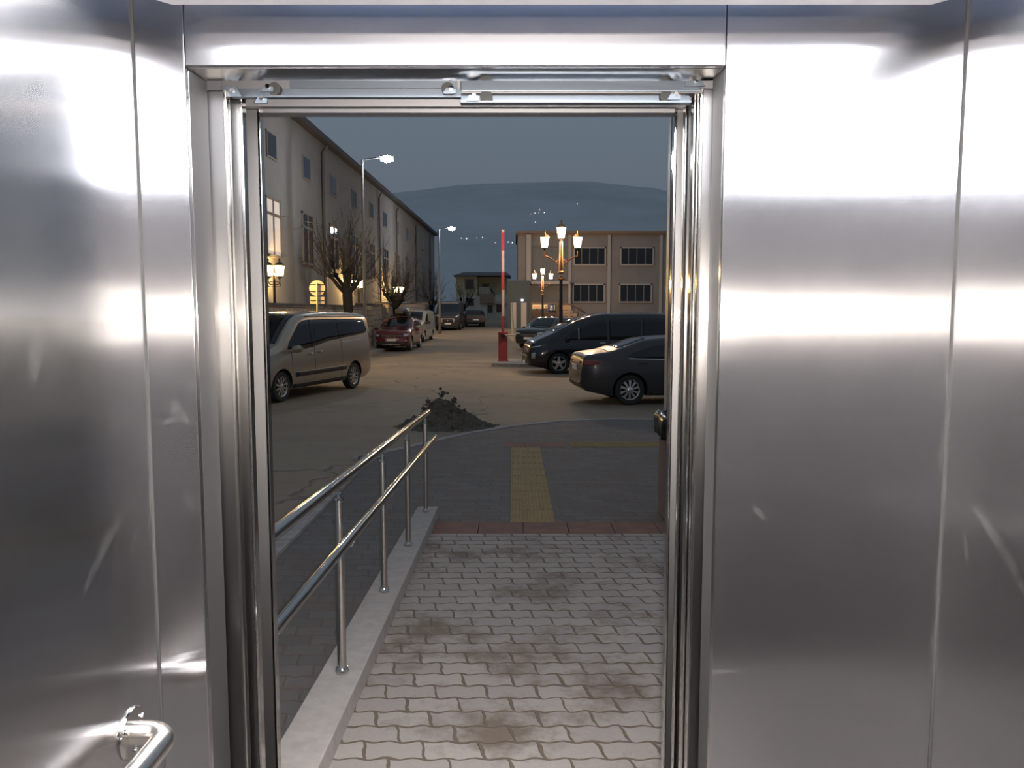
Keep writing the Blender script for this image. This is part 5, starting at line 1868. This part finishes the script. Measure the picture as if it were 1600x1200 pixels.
# dark annexe with a small wall lamp
an = thing('annexe', 'dark annexe with pale doors beside the grey two-storey building', 'building', (gx(800), 63.6, gz(64)))
b = MB(); b.box((-0.4, 0, -0.2), (1.45, 1.7, 3.9)); b.build('wall', 'annexe_wall', an)
b = MB(); b.box((-0.1, -0.05, 0), (0.35, 0, 2.1)); b.build('door', 'trim_pale', an, bevel=0.01)
b = MB(); b.box((0.75, -0.05, 0), (1.2, 0, 2.1)); b.build('door', 'trim_pale', an, bevel=0.01)
p = at(816, 469, 63.45)
wlm = thing('wall_lamp', 'small round wall lamp glowing on the dark annexe', 'wall lamp', tuple(p))
b = MB(); b.lathe([(0, -0.10), (0.10, -0.07), (0.13, 0), (0.10, 0.07), (0, 0.10)], 16); b.build('globe', 'far_light', wlm, smooth=60)
b = MB(); b.box((-0.03, 0.0, -0.20), (0.03, 0.12, -0.08)); b.build('bracket', 'black_metal', wlm)

# board railing and banners before the porch
rl = thing('board_railing', 'timber board railing with a sloping end before the grey building', 'railing', (gx(838), 58.6, gz(58)))
ro = Vector(rl.location)
def rp_(px, py): return at(px, py, 58.6) - ro
for (xa, xb, ya) in ((838, 902, 492), (838, 900, 497), (876, 893, 478), (876, 893, 482), (840, 895, 487)):
    A, Bq = rp_(xa, ya), rp_(xb, ya)
    b = MB(); b.box((A.x, -0.04, A.z - 0.09), (Bq.x, 0.02, A.z + 0.09)); b.build('board', 'board', rl)
for px in (838, 851, 864, 877, 893, 903):
    A = rp_(px, 475 if px < 890 else 486)
    b = MB(); b.box((A.x - 0.06, 0.02, 0), (A.x + 0.06, 0.14, A.z)); b.build('post', 'board_dark', rl)
b = MB(); A, Bq = rp_(876, 475.5), rp_(893, 475.5); b.box((A.x, -0.05, A.z - 0.06), (Bq.x, 0.14, A.z + 0.06))
A, Bq = rp_(893, 475.5), rp_(915, 489); b.tube([A, Bq], 0.07, 8); b.build('top_rail', 'board_dark', rl)
def banner(label, xa, xb, ya, yb, m, mark, name='banner'):
    A, Bq = at(xa, yb, 58.45), at(xb, ya, 58.45)
    t = thing(name, label, 'banner', (A.x, 58.45, A.z), group='banners on the board railing')
    w, h = Bq.x - A.x, Bq.z - A.z
    b = MB(); b.box((0, -0.012, 0), (w, 0.012, h)); b.build('sheet', m, t)
    mark(t, w, h)
def orange_marks(t, w, h):
    b = MB()
    for k in range(5):
        x = w * (0.18 + 0.135 * k)
        b.box((x, -0.018, h * 0.42), (x + w * 0.085, -0.012, h * 0.78))
    b.box((w * 0.14, -0.018, h * 0.16), (w * 0.86, -0.012, h * 0.27))
    b.build('print', 'banner_orange', t)
def small_marks(t, w, h):
    b = MB(); b.lathe([(0, -0.018), (h * 0.25, -0.018), (h * 0.25, -0.012), (0, -0.012)], 20, (w / 2, 0, h * 0.5), axis='Y'); b.build('print', 'board', t)
def blue_marks(t, w, h):
    b = MB()
    b.lathe([(0, -0.018), (h * 0.19, -0.018), (h * 0.19, -0.012), (0, -0.012)], 20, (w * 0.42, 0, h * 0.68), axis='Y')
    for q, ww in ((0.38, 0.16), (0.24, 0.22), (0.1, 0.13)):
        b.box((w * (0.42 - ww), -0.018, h * q), (w * (0.42 + ww), -0.012, h * (q + 0.09)))
    b.box((w * 0.80, -0.018, h * 0.08), (w * 0.88, -0.012, h * 0.88))
    b.build('print', 'banner_cream', t)
banner('orange lettered cream banner on the board railing', 832, 847, 476, 482.5, 'banner_cream', orange_marks)
banner('small cream banner with a round mark on the board railing', 849.5, 855.5, 476, 482, 'banner_cream', small_marks)
banner('dark blue banner with a pale emblem on the board railing', 856.5, 868, 476, 486, 'banner_blue', blue_marks)
b = MB()
A, Bq = at(832, 474.5, 58.5), at(869, 474.5, 58.5)
b.box((A.x - 0.1, 58.46, gz(58)), (A.x, 58.56, A.z + 0.1)); b.box((Bq.x, 58.46, gz(58)), (Bq.x + 0.1, 58.56, A.z + 0.1)); b.box((A.x, 58.46, A.z - 0.04), (Bq.x, 58.56, A.z + 0.06))
b.box((A.x, 58.50, gz(58) + 0.1), (Bq.x, 58.55, A.z - 0.5))
tag(b.build('timber_stand', 'board_dark'), 'dark timber stand carrying the banners', 'stand')

# ---- pale house far down the road
D = 88.0
fh = thing('pale_house', 'pale house with a balcony closing the far end of the road', 'house', ((745 - 800) / 1200 * D, D, gz(D)))
ho = Vector(fh.location)
def hx(px): return (px - 800) / 1200 * D - ho.x
def hz_(py): return at(800, py, D).z - ho.z
b = MB(); b.box((hx(713), 0.6, -0.3), (hx(746), 7, hz_(431))); b.box((hx(746), 2.5, -0.3), (hx(792), 7, hz_(431)))
b.build('upper_wall', 'facade_yellow', fh)
b = MB(); b.box((hx(713) , 0.55, -0.3), (hx(760), 6, hz_(462))); b.box((hx(760), 1.2, -0.3), (hx(794), 6, hz_(460)))
b.build('lower_wall', 'facade_white', fh)
b = MB()
vs = [(hx(708), -0.1, hz_(430.5)), (hx(798), -0.1, hz_(430.5)), (hx(798), 8, hz_(430.5)), (hx(708), 8, hz_(430.5)), (hx(722), 4, hz_(422)), (hx(790), 4, hz_(422))]
b.add(vs, [(0, 1, 5, 4), (1, 2, 5), (2, 3, 4, 5), (3, 0, 4), (0, 3, 2, 1)])
b.build('roof', 'roof', fh)
for (xa, xb, ya, yb, y) in ((726, 741, 435.5, 452, 0.6), (728, 742, 465, 479, 0.55), (752, 764, 441, 450, 2.5), (761, 771, 475, 490, 1.2), (774, 786, 474, 489, 1.2)):
    b = MB(); b.box((hx(xa), y - 0.08, hz_(yb)), (hx(xb), y + 0.02, hz_(ya)))
    f = b.build('window', 'window_white' if ya > 460 else 'trim_brown', fh)
    b = MB(); b.box((hx(xa) + 0.1, y - 0.10, hz_(yb) + 0.1), (hx(xb) - 0.1, y - 0.081, hz_(ya) - 0.1)); b.build('pane', 'glass_dull', f)
b = MB(); b.box((hx(750), 0.2, hz_(473.5)), (hx(772), 2.5, hz_(459))); b.build('balcony_slab', 'trim_brown', fh)
b = MB()
b.box((hx(750), 0.2, hz_(449.5)), (hx(765), 0.26, hz_(448.5)))
for k in range(9):
    x = hx(750) + (hx(765) - hx(750)) * k / 8
    b.box((x - 0.035, 0.2, hz_(459)), (x + 0.035, 0.26, hz_(449)))
b.build('balcony_railing', 'window_white', fh)
b = MB(); b.box((hx(760), 0.9, hz_(474.5)), (hx(795), 1.3, hz_(470.5))); b.build('canopy', 'trim_pale', fh)
b = MB(); b.tube([(hx(765), 0.23, hz_(449)), (hx(772), 1.2, hz_(459)), (hx(775), 1.4, hz_(475))], 0.06, 8); b.build('stair_rail', 'black_metal', fh)
hb = MB(); hb.box((hx(726), -3.0, -0.3), (hx(800), -2.8, 0.12)); 
tag(hb.build('low_curb', 'trim_pale', None, loc=tuple(ho)), 'pale low kerb before the far house', 'curb', kind='structure')

# ---- hillside with its lights
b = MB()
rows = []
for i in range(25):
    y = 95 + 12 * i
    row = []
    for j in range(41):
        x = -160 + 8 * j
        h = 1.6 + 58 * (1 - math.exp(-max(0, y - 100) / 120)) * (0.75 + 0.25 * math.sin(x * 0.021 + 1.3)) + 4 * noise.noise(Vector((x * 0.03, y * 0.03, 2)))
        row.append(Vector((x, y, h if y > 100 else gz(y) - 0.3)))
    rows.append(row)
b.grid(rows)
hill = structure(b.build('hill', 'hill', smooth=60), 'hillside behind the houses, paled to stand in for city glow and mist', 'hill')
from mathutils.bvhtree import BVHTree
bt = BVHTree.FromPolygons([v.co[:] for v in hill.data.vertices], [tuple(p.vertices) for p in hill.data.polygons])
for (px, py, sz, m) in ((721, 372, 0.8, 0), (729, 372.5, 1.3, 0), (745, 371.5, 0.6, 0), (754, 371, 0.9, 0), (774, 379, 1.2, 1), (794, 378, 0.9, 0), (800.5, 379, 1.1, 0), (829, 334.5, 0.8, 1), (836, 333, 0.9, 0), (842, 332.5, 0.9, 1), (850.5, 332, 1.0, 0), (843, 327.5, 1.3, 1), (836.5, 347, 0.8, 0), (902, 318.5, 0.9, 0)):
    d = ray(px, py).normalized()
    hit = bt.ray_cast(Vector((0, 0, EYE)), d)
    if hit[0] is None:
        continue
    p = hit[0] - d * 0.6
    s = sz * (p.y / 1200) * 0.75
    b = MB(); b.lathe([(0, -s), (s * 0.7, -s * 0.7), (s, 0), (s * 0.7, s * 0.7), (0, s)], 8)
    tag(b.build('hillside_light', 'far_light_red' if m else 'far_light', None, loc=tuple(p)), 'tiny light glinting on the dark hillside', 'light', 'lights on the dark hillside')
